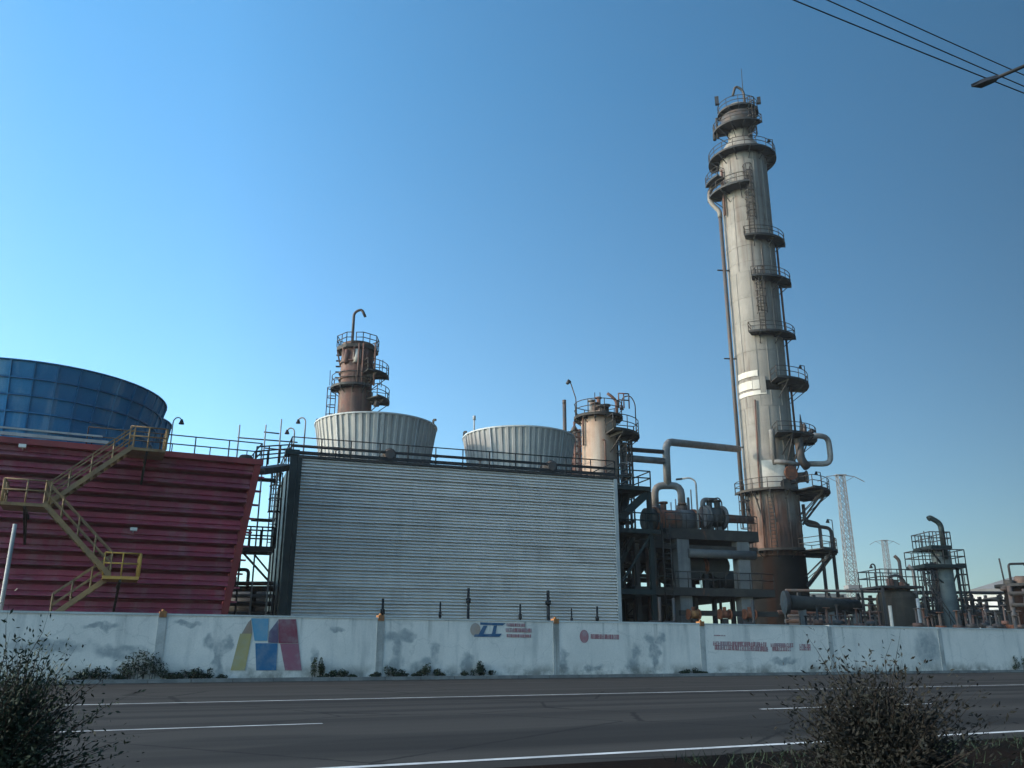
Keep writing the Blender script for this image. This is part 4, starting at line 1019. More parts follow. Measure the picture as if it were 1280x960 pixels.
part('lamp_head', MB().tube(q + UP * 2.6 + Vector((-1.15, 0, 0)), q + UP * 2.2 + Vector((-1.15, 0, 0)), .1, .18), 'lamp', l)
for d in (255, 272): part('lightning_rod', MB().tube(pol(c, R3, d, zr(517, 2)), pol(c, R3, d, zr(490, 2)), .035), 'steel', t3)
part('pressure_line', MB().pipe([pol(c, R3 + .15, 282, zr(600)), pol(c, R3 + .15, 282, zr(556)), pol(c, R3 + .15, 274, zr(555))], .07, 6), 'piperust', t3)
fix(t3, 'side_pipe', 'piperust', ([pol(c, R3 + .2, 183, 0), pol(c, R3 + .2, 183, zr(545))], .13), ([pol(c, R3 + .6, 186, 0), pol(c, R3 + .6, 186, zr(528))], .1), ([pol(c, R3 + .2, 214, zr(560)), pol(c, R3 + .2, 214, zr(523))], .08))
for y in (547, 558, 568, 580): part('side_clamp', MB().beam(pol(c, R3, 185, zr(y)), pol(c, R3 + .95, 185, zr(y)), .12), 'piperust', t3)
part('side_valve', MB().tube(pol(c, R3 + .6, 186, zr(540)), pol(c, R3 + .6, 186, zr(533)), .38, .1, 10), 'pipedark', t3)
# caged ladder shaft on its right
for (z0_, z1_, d) in ((zr(640), zr(541, 2), 344),): col_ladder(t3, c, R3 + .15, d, z0_, z1_, True, 'steel')
lt = thing('ladder_tower', 'slim dark pipe and ladder tower hugging the right side of the orange column', 'ladder tower', Vector((c[0] + R3 + 1.6, Y3, 0)))
lx0, lx1 = at(774.5, 580, Y3).x, at(789, 580, Y3).x; lz = zr(546)
for x in (lx0, lx1):
    for y in (Y3 - .8, Y3 + .8): part('post', MB().beam((x, y, 0), (x, y, lz), .13), 'steel', lt)
zz = 3.0; k = 0
while zz < lz:
    part('rung_frame', MB().beam((lx0, Y3 - .8, zz), (lx1, Y3 - .8, zz), .08).beam((lx0, Y3 + .8, zz), (lx1, Y3 + .8, zz), .08).beam((lx0, Y3 - .8, zz), (lx0, Y3 + .8, zz), .08).beam((lx1, Y3 - .8, zz), (lx1, Y3 + .8, zz), .08), 'rail' if k % 2 else 'pipe', lt)
    if k % 4 == 1: part('landing', MB().box((lx0 + .08, Y3 - .7, zz - .22), (lx1 - .08, Y3 + .7, zz - .06)), 'deckbrown', lt)
    if k % 2: part('diagonal', MB().beam((lx0, Y3 - .85, zz), (lx1, Y3 - .85, zz + .95), .07), 'steel', lt)
    zz += .95; k += 1
part('inner_pipe', MB().tube((lx0 + .45, Y3, 0), (lx0 + .45, Y3, lz - .5), .17), 'pipe', lt)
# rust red duct and pipes left of it
rx = at(711, 560, 76)
t = thing('rusty_pipe_group', 'rust brown vertical pipes between right fluted stack and orange column', 'pipes', Vector((rx.x, 76, 0)))
for x, r, y1, m_ in ((711, .55, 541, 'rustshell'), (706, .2, 537, 'pipe'), (717, .16, 535, 'piperust'), (721, .12, 541, 'pipe'), (724, .2, 537, 'piperust')):
    q = at(x, 560, 75.5 if x != 711 else 76.5); part('pipe', MB().tube((q.x, q.y, 0), (q.x, q.y, zrow(y1, q.y)), r, n=10), m_, t)
for y in (540, 552, 566): q = at(704, y, 75.2); q1 = at(728, y, 75.2); part('cross_tie', MB().beam(q, q1, .12), 'steel', t)

# ------------------------------------------------------------------ overhead transfer pipe
YO = 75.0
ov = thing('transfer_pipe', 'large grey overhead pipe stepping down from the tall column to the exchangers', 'pipe', at(833, 605, YO))
pA = at(922, 562, YO); pA.y = CT[1] - 2.2; pA = at(923, 561.5, pA.y)
pB = at(832, 552, YO); pC = at(836, 607, YO)
part('main_run', MB().pipe([pA, Vector((pB.x, pB.y, pB.z)), Vector((pC.x - .1, YO, pC.z))], .34, 14, 1.0), 'pipe', ov)
qa, qb, qc, qd = at(818, 632, YO), at(818, 607, YO), at(851, 608.5, YO), at(851, 632, YO)
part('fork', MB().pipe([Vector((qb.x, YO, qa.z)), qb, Vector((qc.x, YO, qb.z)), Vector((qc.x, YO, qd.z))], .32, 14, .9), 'pipe', ov)
for q, zz in ((qb, qa.z), (qc, qd.z)):
    part('flange', MB().tube((q.x, YO, zz - .45), (q.x, YO, zz), .50, n=14), 'pipedark', ov)
    part('nozzle', MB().tube((q.x, YO, zz - 1.6), (q.x, YO, zz - .451), .40, n=14), 'drum', ov)
pr = thing('header_pipe', 'two parallel pipes from the ladder tower to the overhead pipe', 'pipe', at(810, 570, Y3 + 1))
for y0, y1, r, m_ in ((561.5, 565, .20, 'pipedark'), (572.5, 576.5, .30, 'pipe')):
    part('run', MB().tube(at(782, y0, Y3 + .6), at(830, y1, YO), r, n=12), m_, pr)

# ------------------------------------------------------------------ exchanger table of concrete and steel
TF = Frame(Vector((at(806, 700, 62).x, 62, 0)), radians(72))
TD = 12.0
TU, TZ = TF.hit(948, 667, 0); tz = TF.hit(870, 661, 0)[1]; lz = TF.hit(870, 735, 0)[1]
tb = thing('exchanger_table', 'concrete and steel table structure carrying rusty heat exchangers', 'platform structure', TF.P(0, 0, 0))
ud = TF.hit(833, 665)[0]
part('upper_deck', MB().fbox(TF, ud, TU, 0, TD, tz - .75, tz), 'deckbrown', tb)
part('upper_deck', MB().fbox(TF, .2, ud - .01, .6, TD, tz - 1.15, tz - .85), 'deckbrown', tb, 'lower left strip of the upper deck')
part('guard_rail', MB().rail(TF.P(ud, .05, tz), TF.P(TU, .05, tz), 1.1, 9, .035), 'rail', tb)
part('lower_deck', MB().fbox(TF, -1.0, TU + .8, -.3, TD, lz - .55, lz), 'deckbrown', tb)
part('guard_rail', MB().rail(TF.P(2.2, -.25, lz), TF.P(TU + .8, -.25, lz), 1.1, 8, .035), 'rail', tb)
ncol = 0
for x in (852, 927):
    u = TF.hit(x, 705, .5)[0]
    for v in (.5, TD - .6):
        part('concrete_column', MB().fbox(TF, u - .48, u + .48, v - .4, v + .4, 0, tz - .76), 'conc', tb)
for x in (797, 818): 
    u = TF.hit(x, 705, .5)[0]
    for v in (.6, TD - .5): part('steel_column', MB().fbox(TF, u - .16, u + .16, v - .16, v + .16, 0, tz - 1.16), 'deckbrown', tb)
for v in (.5, TD - .6): part('cross_beam', MB().fbox(TF, 0, TU, v - .25, v + .25, tz - 1.45, tz - 1.17 if False else tz - 1.151), 'deckbrown', tb)
part('cross_pipe', MB().tube(TF.P(3.5, .1, tz - 1.75), TF.P(TU - .4, .1, tz - 1.75), .32, n=12), 'drumgrey', tb)
for k, (u0, v) in enumerate(((1.0, 9.5), (4.2, 9), (7.0, 10))): part('diagonal', MB().beam(TF.P(u0, v, lz), TF.P(u0 + 2.6, v, tz - 1.2), .14), 'steel', tb)
part('ladder', MB().ladder(TF.P(1.55, -.45, 3.2), TF.P(1.55, -.45, tz + .2), TF.d, .6, .05), 'rail', tb)
for k in range(3):
    u = 1.2 + k * 1.1; part('vertical_pipe', MB().tube(TF.P(u, 2 + k * 1.5, .5), TF.P(u, 2 + k * 1.5, tz - 1.2), .12 + .05 * k, n=10), ('piperust', 'pipedark', 'pipe')[k], tb)
lb = TF.hit(870, 765, -.6)[1]
part('low_beam', MB().fbox(TF, 2.2, TU + .6, -.75, -.45, lb - .25, lb + .1), 'deckbrown', tb)
for k in range(7):
    u = .2 + k * (TU - .2) / 6; part('low_post', MB().fbox(TF, u - .13, u + .13, 1.6, 1.9, 0, lz - .56), 'steel', tb)
part('rear_screen_beam', MB().fbox(TF, 0, TU, TD - .9, TD - .6, lz + 1.4, lz + 1.62).fbox(TF, 0, TU, TD - .9, TD - .6, lz + 2.9, lz + 3.1), 'steel', tb)
def drum(label, u0, u1, v, zc, r, m1, m2, grp, saddles=True, along='u', flange=None):
    a = TF.P(u0, v, zc) if along == 'u' else TF.P(u0, v, zc); b = TF.P(u1, v, zc) if along == 'u' else TF.P(u0, v + (u1 - u0), zc)
    t = thing('heat_exchanger', label, 'heat exchanger', Vector((a.x, a.y, zc - r)), grp)
    d = (b - a).normalized(); L = (b - a).length
    part('shell', MB().tube(a + d * .18 * L, b - d * .12 * L, r, n=24), m1, t)
    part('channel_head', MB().tube(a, a + d * (.18 * L - .01), r * 1.06, n=24), m2, t)
    part('bonnet', MB().tube(b - d * .119 * L, b, r * .98, r * .6, 24), m2, t)
    for f in (.18, .88): part('girth_flange', MB().tube(a + d * (f * L - .1), a + d * (f * L + .1), r * 1.2, n=24), flange or m2, t)
    for f in (.35, .7):
        q = a + d * f * L; part('saddle', MB().beam(q - UP * (r + .25), q - UP * r * .3, .5, r * 1.7 if False else .5), 'conc', t)
        part('nozzle', MB().tube(q + UP * r * .8, q + UP * (r + .45), .22, n=12).tube(q + UP * (r + .45), q + UP * (r + .58), .34, n=12), m1, t)
    return t, a, b
zc = TF.hit(840, 651, 1.2)[1]; r1 = .78
u0 = TF.hit(806, 650, 1.2)[0]; u1 = TF.hit(874, 650, 1.2)[0]
h1, a, b = drum('long rusty heat exchanger on the left of the upper deck', u0, u1, 1.2, zc, r1, 'drum', 'drumdark', 'heat exchangers on the table', flange='flange')
uu = TF.hit(858, 646, .9)[0]
part('cladding_sleeve', MB().tube(TF.P(uu - .6, 1.2, zc), TF.P(uu + .6, 1.2, zc), r1 * 1.1, n=24), 'drumgrey', h1)
u0 = TF.hit(878, 645, 3)[0]; u1 = TF.hit(905, 645, 3)[0]
h2, a, b = drum('short slate grey drum with cone end on the right of the upper deck', u0, u1, 3.0, TF.hit(890, 647, 3)[1], .78, 'drumdark', 'drumgrey', 'heat exchangers on the table')
part('top_loop', MB().pipe([a.lerp(b, .05) + UP * .6, a.lerp(b, .05) + UP * 1.35, a.lerp(b, .75) + UP * 1.35, a.lerp(b, .75) + UP * .6], .2, 10, .5), 'drumgrey', h2)
for x, lab in ((868, 'left dark drum on the lower deck facing the road'), (899, 'right dark drum on the lower deck facing the road')):
    u, z = TF.hit(x, 707, 1.5); drum(lab, u, u + 5, 1.5, z, .86, 'drumdark', 'drumdark', 'heat exchangers on the table', along='v')
u, z = TF.hit(881, 708, 2)
vb = thing('rusted_valve', 'orange rusted valve between the two dark drums on the lower deck', 'valve', TF.P(u, 2, lz), 'rusted valves')
part('body', MB().tube(TF.P(u - .5, 2, z), TF.P(u + .45, 2, z), .42, n=12), 'flange', vb); part('pedestal', MB().fbox(TF, u - .2, u + .15, 1.8, 2.2, lz, z - .3), 'steel', vb); part('bolt_flange', MB().tube(TF.P(u - .07, 2, z), TF.P(u + .07, 2, z), .58, n=12), 'flange', vb)
for x, lab in ((866, 'cream and rust valve under the lower deck, leftmost of the low three'), (905, 'orange valve under the lower deck, middle of the low three'), (936, 'orange valve under the lower deck, rightmost of the low three')):
    u, z = TF.hit(x, 768, -.9); vb = thing('rusted_valve', lab, 'valve', TF.P(u, -1.0, 0), 'rusted valves')
    part('body', MB().tube(TF.P(u - .34, -1.0, z), TF.P(u + .34, -1.0, z), .28, n=12), 'cap' if x == 866 else 'flange', vb)
    part('pedestal', MB().fbox(TF, u - .18, u + .18, -1.15, -.85, 0, z - .3), 'steel', vb)
    part('bonnet', MB().tube(TF.P(u, -1.0, z + .2), TF.P(u, -1.0, z + .5), .13), 'flange', vb)
    for e0, e1 in ((-.44, -.341), (.341, .44)): part('end_flange', MB().tube(TF.P(u + e0, -1.0, z), TF.P(u + e1, -1.0, z), .36, n=12), 'flange', vb)
# plant crowded behind the table
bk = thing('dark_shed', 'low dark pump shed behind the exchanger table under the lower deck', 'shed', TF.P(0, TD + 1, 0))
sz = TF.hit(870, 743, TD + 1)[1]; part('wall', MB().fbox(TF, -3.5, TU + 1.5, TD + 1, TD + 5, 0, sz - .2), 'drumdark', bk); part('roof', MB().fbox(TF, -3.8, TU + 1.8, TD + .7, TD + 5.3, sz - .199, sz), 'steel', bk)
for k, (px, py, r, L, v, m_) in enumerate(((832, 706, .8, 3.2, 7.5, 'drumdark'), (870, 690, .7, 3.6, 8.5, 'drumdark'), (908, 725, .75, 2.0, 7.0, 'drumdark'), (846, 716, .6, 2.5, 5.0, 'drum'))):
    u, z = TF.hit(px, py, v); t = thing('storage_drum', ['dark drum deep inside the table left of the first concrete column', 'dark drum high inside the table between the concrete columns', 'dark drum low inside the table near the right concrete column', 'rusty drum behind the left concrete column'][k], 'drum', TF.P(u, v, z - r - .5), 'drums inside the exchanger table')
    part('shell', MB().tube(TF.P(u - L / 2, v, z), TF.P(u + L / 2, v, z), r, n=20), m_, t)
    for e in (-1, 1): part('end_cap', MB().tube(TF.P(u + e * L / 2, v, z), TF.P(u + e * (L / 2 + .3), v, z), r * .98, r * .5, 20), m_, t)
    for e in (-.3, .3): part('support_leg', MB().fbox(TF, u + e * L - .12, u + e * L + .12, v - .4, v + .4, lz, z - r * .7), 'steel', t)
rnd = random.Random(19)
for k in range(16):
    u = rnd.uniform(.3, TU - .3); v = rnd.uniform(3, TD - 1.2)
    part('riser_pipe', MB().tube(TF.P(u, v, 0), TF.P(u, v, tz - 1.2), rnd.uniform(.06, .16), n=8), rnd.choice(('pipedark', 'piperust', 'steel')), tb)
for k in range(9):
    v = rnd.uniform(3, TD - 1); z = rnd.uniform(lz + 1, tz - 1.5); u0 = rnd.uniform(0, TU * .5)
    part('run_pipe', MB().tube(TF.P(u0, v, z), TF.P(u0 + rnd.uniform(3, TU * .5), v, z), rnd.uniform(.06, .17), n=8), rnd.choice(('pipedark', 'drumgrey', 'steel')), tb)
part('inner_beam', MB().fbox(TF, .1, TU - .1, 5.9, 6.2, tz - 1.9, tz - 1.151), 'steel', tb)
part('inner_beam', MB().fbox(TF, .1, TU - .1, 5.9, 6.2, lz + 1.9, lz + 2.15), 'steel', tb)
for u in (2.4, 6.4):
    part('stair_flight', MB().beam(TF.P(u, 9.2, lz), TF.P(u + 2.6, 9.2, tz - 1.2), .9, .25), 'steel', tb)
# small equipment on the upper deck
for i, (x, y1, r, m_) in enumerate(((829, 640, .12, 'pipe'), (862, 622, .10, 'pipedark'), (866, 612, .05, 'pipe'), (878, 634, .14, 'drum'), (840, 628, .05, 'pole'), (846, 624, .05, 'pole'))):
    u, _ = TF.hit(x, 655, 2.2); b = TF.P(u, 2.2, tz if x >= 833 else tz - .85); tp = Vector((b.x, b.y, zrow(y1, b.y)))
    single('vent_pipe', MB().tube(b, tp, r, n=8), m_, ['short vent pipe at the left end of the upper deck', 'dark vent pipe beside the lamp post on the upper deck', 'thin grey vent rod just left of the lamp post', 'stubby rusty vent between the two upper drums',
           'thin rod left of the fork right leg', 'thin rod close to the fork right leg'][i], 'pipe', b, 'vent pipes on the upper deck')
for x, y1, rch, lab, dr in ((873, 597, 1.1, 'pale street style lamp post on the exchanger deck', -1), (904, 622, .6, 'short dark lamp post right of the grey drum', -1)):
    u, _ = TF.hit(x, 655, .3); b = TF.P(u, .3, tz); h = zrow(y1, b.y) - tz
    t = thing('lamp_post', lab, 'lamp', b, 'lamp posts on the exchanger deck')
    part('pole', MB().pipe([b, b + UP * (h - .3), b + UP * h + Vector((dr * rch * .35, 0, 0)), b + UP * (h - .1) + Vector((dr * rch, 0, 0))], .07 if x == 873 else .05, 8, .4), 'pole' if x == 873 else 'lamp', t)
    part('lamp_head', MB().beam(b + UP * (h - .1) + Vector((dr * (rch - .1), 0, 0)), b + UP * (h - .14) + Vector((dr * (rch + .35), 0, 0)), .2, .12), 'lamp', t)
sp2 = thing('side_pipe', 'dark horizontal pipe joining the upper deck to the tall column', 'pipe', TF.P(TU - 2, 5, tz))
part('run', MB().tube(at(903, 648, 69), at(938, 650, 82), .36, n=12), 'piperust', sp2)
# green steel access structure against the right end of the grey tower
GX = Frame(GF.P(GL + .1, 0, 0), radians(71)); 
gs = thing('access_structure', 'dark green steel platform and stair structure at the right end of the grey tower', 'platform structure', GX.P(0, 0, 0))
gw = GX.hit(811, 640, 1.0)[0]; gz1 = GX.hit(795, 609, 1.0)[1]; gz2 = GX.hit(795, 662, 1.0)[1]; gz3 = GX.hit(795, 737, 1.0)[1]
part('platform', MB().fbox(GX, .05, gw, .5, 6, gz1 - .3, gz1), 'green', gs)
part('guard_rail', MB().rail(GX.P(.1, .55, gz1), GX.P(gw, .55, gz1), 1.1, 2, .05).rail(GX.P(gw, .55, gz1), GX.P(gw, 6, gz1), 1.1, 3, .05), 'green', gs)
part('platform', MB().fbox(GX, .05, gw + .6, .5, 6, gz2 - .3, gz2), 'green', gs)
part('platform', MB().fbox(GX, .05, gw, .5, 6, gz3 - .35, gz3), 'green', gs)
part('guard_rail', MB().rail(GX.P(.1, .55, gz2), GX.P(gw + .6, .55, gz2), 1.1, 3, .05), 'green', gs)
for u in (.2, gw - .05):
    for v in (.8, 5.6): part('column', MB().fbox(GX, u - .14, u + .14, v - .14, v + .14, 0, gz1 - .301), 'green', gs)
part('brace', MB().beam(GX.P(gw - .1, .9, gz1 - .4), GX.P(.4, .9, gz2 + .6), .35, .5), 'green', gs)
part('brace', MB().beam(GX.P(gw - .1, .8, gz2 - .4), GX.P(.3, .8, gz3 + .2), .16), 'green', gs)
part('brace', MB().beam(GX.P(.3, 5.6, gz3 + .2), GX.P(gw, 5.6, gz2 - .4), .14), 'green', gs)
for u in (.55, 1.15): part('duct', MB().tube(GX.P(u, 2.0, gz2 + .5), GX.P(u + .5, 2.0, gz1 - .4), .30, n=12), 'green', gs)
for k, (z0_, z1_) in enumerate(((gz3, gz2), (gz2, gz1))):
    a, b = GX.P(.3, 3.2 + k * 1.2, z0_), GX.P(gw - .2, 3.2 + k * 1.2, z1_)
    part('stair_flight', MB().beam(a, b, .9, .25).rail(a - GX.n * .5, b - GX.n * .5, 1.05, 3, .04), 'green', gs)
for k in range(4):
    u = .35 + .5 * k; part('riser_pipe', MB().tube(GX.P(u, 4.6, 0), GX.P(u, 4.6, gz2 + (.4 if k % 2 else 2.)), .09 + .02 * k, n=8), 'pipedark' if k % 2 else 'piperust', gs)
part('kick_beam', MB().beam(GX.P(.1, .6, gz3 - 2.2), GX.P(gw + 1.5, .6, gz3 - 2.2), .2).beam(GX.P(.4, .6, .4), GX.P(1.6, .6, gz3 - 2.2), .16), 'steel', gs)
pump(800, 58, 'pump behind the wall just right of the grey tower', .4, .9); pump(838, 59, 'pump behind the wall under the left end of the exchanger table', 2.9, .9); pump(918, 61, 'pump behind the wall under the right end of the exchanger table', .2, .9)

# ------------------------------------------------------------------ plant to the right
def rack(name, label, Y, x0, x1, rows, posts, seed, ang=76):
    rnd = random.Random(seed)
    RFm = Frame(Vector((at(x0, 760, Y).x, Y, 0)), radians(ang)); U = RFm.hit(x1, 760)[0]
    t = thing(name, label, 'pipe rack', RFm.P(0, 0, 0))
    zmax = max(RFm.hit(x0 + 20, y)[1] for y, r, m_ in rows)
    for k in range(posts + 1):
        u = U * k / posts
        for v in (0, 2.6): part('post', MB().fbox(RFm, u - .13, u + .13, v - .13, v + .13, 0, zmax - .2), 'steel', t)
        part('cross_beam', MB().beam(RFm.P(u, -.3, zmax - .6), RFm.P(u, 2.9, zmax - .6), .2), 'steel', t)
    for k, (y, r, m_) in enumerate(rows):
        z = RFm.hit(x0 + 20, y)[1]; part('pipe', MB().tube(RFm.P(-1, .4 + (k % 4) * .6, z), RFm.P(U + .5, .4 + (k % 4) * .6, z), r, n=10), m_, t)
    return t, RFm, U
rk, PF, PU = rack('pipe_rack', 'long low pipe rack running right from the foot of the tall column', 78, 1000, 1285, ((738, .13, 'pipedark'), (747, .11, 'deckbrown'), (754.5, .10, 'pipedark'), (764, .17, 'piperust'), (770, .12, 'pipedark'), (776, .18, 'pipedark')), 8, 3, 80)
big = thing('large_pipe', 'thick dark grey pipe lying on saddles at the foot of the tall column', 'pipe', at(1000, 775, 74))
pa, pb = at(985, 753, 74), at(1072, 759, 77)
part('run', MB().tube(pa, pb, .60, n=18), 'drumdark', big); part('end_flange', MB().tube(pa - Vector((.35, 0, 0)), pa - Vector((.01, 0, 0)), .95, n=18), 'pipedark', big)
for f in (.2, .6, .95): q = pa.lerp(pb, f); part('saddle', MB().beam((q.x, q.y, 0), (q.x, q.y, q.z - .5), .5), 'conc', big)
# valve manifolds in front of the rack: dozens of small dark fittings
rnd = random.Random(11); VS = ([], [], [])
for i in range(50):
    x = 1008 + i * 5.4 + rnd.uniform(-2, 2)
    if 1176 < x < 1196 or 1100 < x < 1146: continue
    Y = rnd.uniform(66, 74); b = Vector((at(x, 780, Y).x, Y, 0)); zt = zrow(rnd.uniform(756, 772), Y)
    zone = 0 if x < 1122 else 1 if x < 1186 else 2; VS[zone].append((x, None))
    t = thing('valve_stand', 'x', 'valve', b, 'valve stands before the pipe rack'); VS[zone][-1] = (x, t)
    m_ = rnd.choice(('piperust', 'pipedark', 'drum', 'steel', 'drumdark', 'pipedark'))
    part('riser', MB().tube(b, (b.x, b.y, zt), rnd.uniform(.06, .12), n=8), m_, t)
    part('body', MB().tube((b.x - .35, b.y, zt * .72), (b.x + .35, b.y, zt * .72), rnd.uniform(.13, .24), n=10), rnd.choice(('drum', 'piperust', 'pipedark', 'flange')), t)
    part('hand_wheel', MB().tube((b.x, b.y - .1, zt), (b.x, b.y - .1, zt + .07), rnd.uniform(.16, .28), n=12), m_, t)
    part('branch_pipe', MB().pipe([(b.x, b.y, zt * .45), (b.x + rnd.choice((-1, 1)) * 1.2, b.y, zt * .45), (b.x + rnd.choice((-1, 1)) * 1.2, b.y + .5, 0)], .1, 8, .2) if False else MB().tube((b.x - 1.0, b.y + .2, zt * .42), (b.x + 1.0, b.y + .2, zt * .42), .11, n=8), m_, t)
ORD = 'nearest second third fourth fifth sixth seventh eighth ninth tenth eleventh twelfth thirteenth fourteenth fifteenth sixteenth seventeenth eighteenth nineteenth twentieth'.split()
for zone, ref in enumerate(('the tall column among the low pipes', 'the squat vessel', 'the slender column')):
    for i, (x, t) in enumerate(sorted(VS[zone], key=lambda q: q[0])):
        t['label'] = ('small valve stand nearest on the right of ' if i == 0 else ORD[i] + ' small valve stand to the right of ') + ref
# brown scrub beyond the racks
sc_ = MB(); rnd = random.Random(5)
for i in range(9500):
    x = rnd.uniform(985, 1330); Y = rnd.uniform(98, 104); b = at(x, 780, Y); zt = rnd.uniform(.2, 1) ** .7 * (5.6 + .9 * sin(x * .11) + .6 * sin(x * .37))
    p = Vector((b.x, Y, max(.1, zt))); a = Vector((rnd.gauss(0, 1), rnd.gauss(0, 1), rnd.gauss(0, 1))).normalized(); d = a.cross(Vector((rnd.gauss(0, 1), rnd.gauss(0, 1), .3))).normalized(); L = rnd.uniform(.15, .34)
    sc_.add([p - a * L, p + d * L * .5, p + a * L, p - d * L * .5], [(0, 1, 2, 3)])
o = struct('scrub', sc_, 'leafdry', 'stuff'); o['label'] = 'dry brown scrub growing beyond the pipe racks on the right'; o['category'] = 'scrub'

M['vesselbrown'] = mat('brown_vessel', (.062, .055, .046), (.048, .042, .036), .8, .8, streak=((.10, .075, .055), .7, 1.5), spec=.1)
# squat vessel with a railed top
Y5 = 74.0; c = ctr(1122, 760, Y5); R5 = 24 * depth(Vector((c[0], c[1], 4))) / F; zr = lambda y, r=0.: zrow(y, Y5 - r * .8)
t5 = thing('squat_vessel', 'squat brown domed vessel with railed platform right of the pylon', 'vessel', Vector((c[0], c[1], 0)))
shell(t5, c, R5, 0, zr(748), 2, 'vesselbrown', seg=32, seam=True)
part('dome', MB().lathe(c, [(R5, zr(748)), (R5 * .93, zr(743)), (R5 * .7, zr(739)), (R5 * .3, zr(737)), (0, zr(736.5))], 32), 'vesselbrown', t5)
PFm = Frame(Vector((c[0], c[1], 0)), radians(80)); pz = zr(733, 1)
u0 = PFm.hit(1097, 735, -1)[0]; u1 = PFm.hit(1150, 735, -1)[0]
pl = part('platform', MB().fbox(PFm, u0, u1, -1.6, 1.6, pz - .16, pz), 'steel', t5)
part('guard_rail', MB().rail(PFm.P(u0, -1.6, pz), PFm.P(u1, -1.6, pz), 1.3, 5, .045).rail(PFm.P(u0, -1.6, pz), PFm.P(u0, 1.6, pz), 1.3, 2, .045).rail(PFm.P(u0, 1.6, pz), PFm.P(u1, 1.6, pz), 1.3, 5, .045), 'steel', pl)
for u in (u0 + .1, u1 - .1): 
    for v in (-1.5, 1.5): part('leg', MB().beam(PFm.P(u, v, 0), PFm.P(u, v, pz - .161), .2), 'steel', t5)
for k, (x, w) in enumerate(((1113, .28), (1120, .22), (1127, .3), (1134, .18))):
    q = at(x, 730, Y5 - .3); part('top_valve', MB().tube((q.x, q.y, pz - 1.0), (q.x, q.y, zr(724 + 2 * k)), w, n=10), 'drumdark' if k % 2 else 'piperust', t5)
part('swept_pipe', MB().pipe([at(1110, 722, Y5 - .6), at(1121, 718, Y5 - .6), at(1131, 726, Y5 - .6), at(1133, 742, Y5 - .6)], .12, 8, .6), 'steel', t5)
part('stair_rail', MB().rail(PFm.P(u1, -1.6, pz), PFm.P(u1 + 3.2, -1.6, 1.2), 1.1, 5, .04), 'steel', t5)
for k, (x, y0, y1, m_) in enumerate(((1113, 786, 757, 'polepale'), (1149, 786, 748, 'pole'))):
    q = at(x + 2, 780, 70); single('marker_post', MB().tube((q.x, q.y, 0), (q.x, q.y, zrow(y1, 70)), .13, n=10), m_, ('cream post standing before the squat vessel', 'grey post right of the squat vessel')[k], 'post', (q.x, q.y, 0))
for k, (x, y1, m_, lab) in enumerate(((1129, 697, 'pipedark', 'dark curved vent pipe rising above the squat vessel'), (1145, 709, 'pipe', 'grey vent pipe with dark head right of the squat vessel'))):
    q = at(x, 740, 75.5); tp = Vector((q.x, q.y, zrow(y1 + 3, 75.5)))
    single('vent_pipe', MB().pipe([(q.x, q.y, 0), tp, tp + Vector((-.35, 0, .35))], .15, 8, .3), m_, lab, 'pipe', (q.x, q.y, 0))
q = at(1097, 735, 73); goose_lamp('gooseneck_lamp', Vector((q.x, q.y, 0)), zrow(705, 73), .35, 'small lamp at the left corner of the squat vessel platform', m='steel', r=.06, dirx=-1, grp='gooseneck lamps')

# slender green grey column with two platforms
Y6 = 80.0; c = ctr(1185.5, 760, Y6); R6 = 11.5 * depth(Vector((c[0], c[1], 6))) / F; zr = lambda y, r=0.: zrow(y, Y6 - r)
M['slender'] = mat('grey_green_shell', (.135, .16, .155), (.10, .12, .12), .9, .5, streak=((.2, .22, .21), .5, 1.5))
t6 = thing('slender_column', 'slender grey green column with two wide railed platforms', 'column', Vector((c[0], c[1], 0)))
shell(t6, c, R6, 0, zr(690), 4, 'slender', seg=28)
part('head', MB().lathe(c, [(R6, zr(690)), (R6 * .8, zr(688)), (0, zr(686))], 24), 'slender', t6)
def sq_deck(root, y, x0, x1, h=1.3):
    P = Frame(Vector((c[0], c[1], 0)), radians(84)); z = zr(y, 1); a = P.hit(x0, y, -1.5)[0]; b = P.hit(x1, y, -1.5)[0]
    pl = part('platform', MB().fbox(P, a, b, -1.5, 1.5, z - .3, z), 'green', root)
    r = MB()
    for v in (-1.45, 1.45): r.rail(P.P(a, v, z), P.P(b, v, z), h, 6, .045)
    for u in (a, b): r.rail(P.P(u, -1.45, z), P.P(u, 1.45, z), h, 2, .045)
    part('guard_rail', r, 'steel', pl)
    for u in (a + .3, b - .3): part('bracket', MB().beam(P.P(u, -.8, z - .3), P.P(R6 * .5 * (1 if u > 0 else -1), -.6, z - 1.6), .12), 'green', pl)
sq_deck(t6, 706, 1155, 1208); sq_deck(t6, 682.5, 1164, 1190, 1.2)
part('gooseneck_vent', MB().pipe([(c[0] - .05, c[1] - .9, zr(700)), (c[0] - .05, c[1] - .9, zr(656)), (c[0] - .9, c[1] - .9, zr(649)), (c[0] - 1.1, c[1] - .9, zr(650.5))], .25, 8, .8), 'green', t6)
part('rod', MB().tube((c[0] - 1.2, c[1], zr(683)), (c[0] - 1.25, c[1], zr(664)), .05), 'steel', t6)
for x, m_, r in ((1166, 'green', .16), (1171, 'pipedark', .14), (1161, 'steel', .06), (1198, 'green', .1), (1202, 'steel', .06)):
    q = at(x + 4, 745, Y6 - .3); part('side_pipe', MB().tube((q.x, q.y, 0), (q.x, q.y, zr(703 if x < 1190 else 708)), r, n=8), m_, t6)
col_ladder(t6, c, R6, 195, 1, zr(706), True, 'steel')
col_ladder(t6, c, R6, 340, 3, zr(706), True, 'steel')
sx = at(1150, 745, 78)
sf = thing('stair_frame', 'dark railed stair frame between the squat vessel and slender column', 'platform structure', Vector((sx.x, sx.y, 0)))
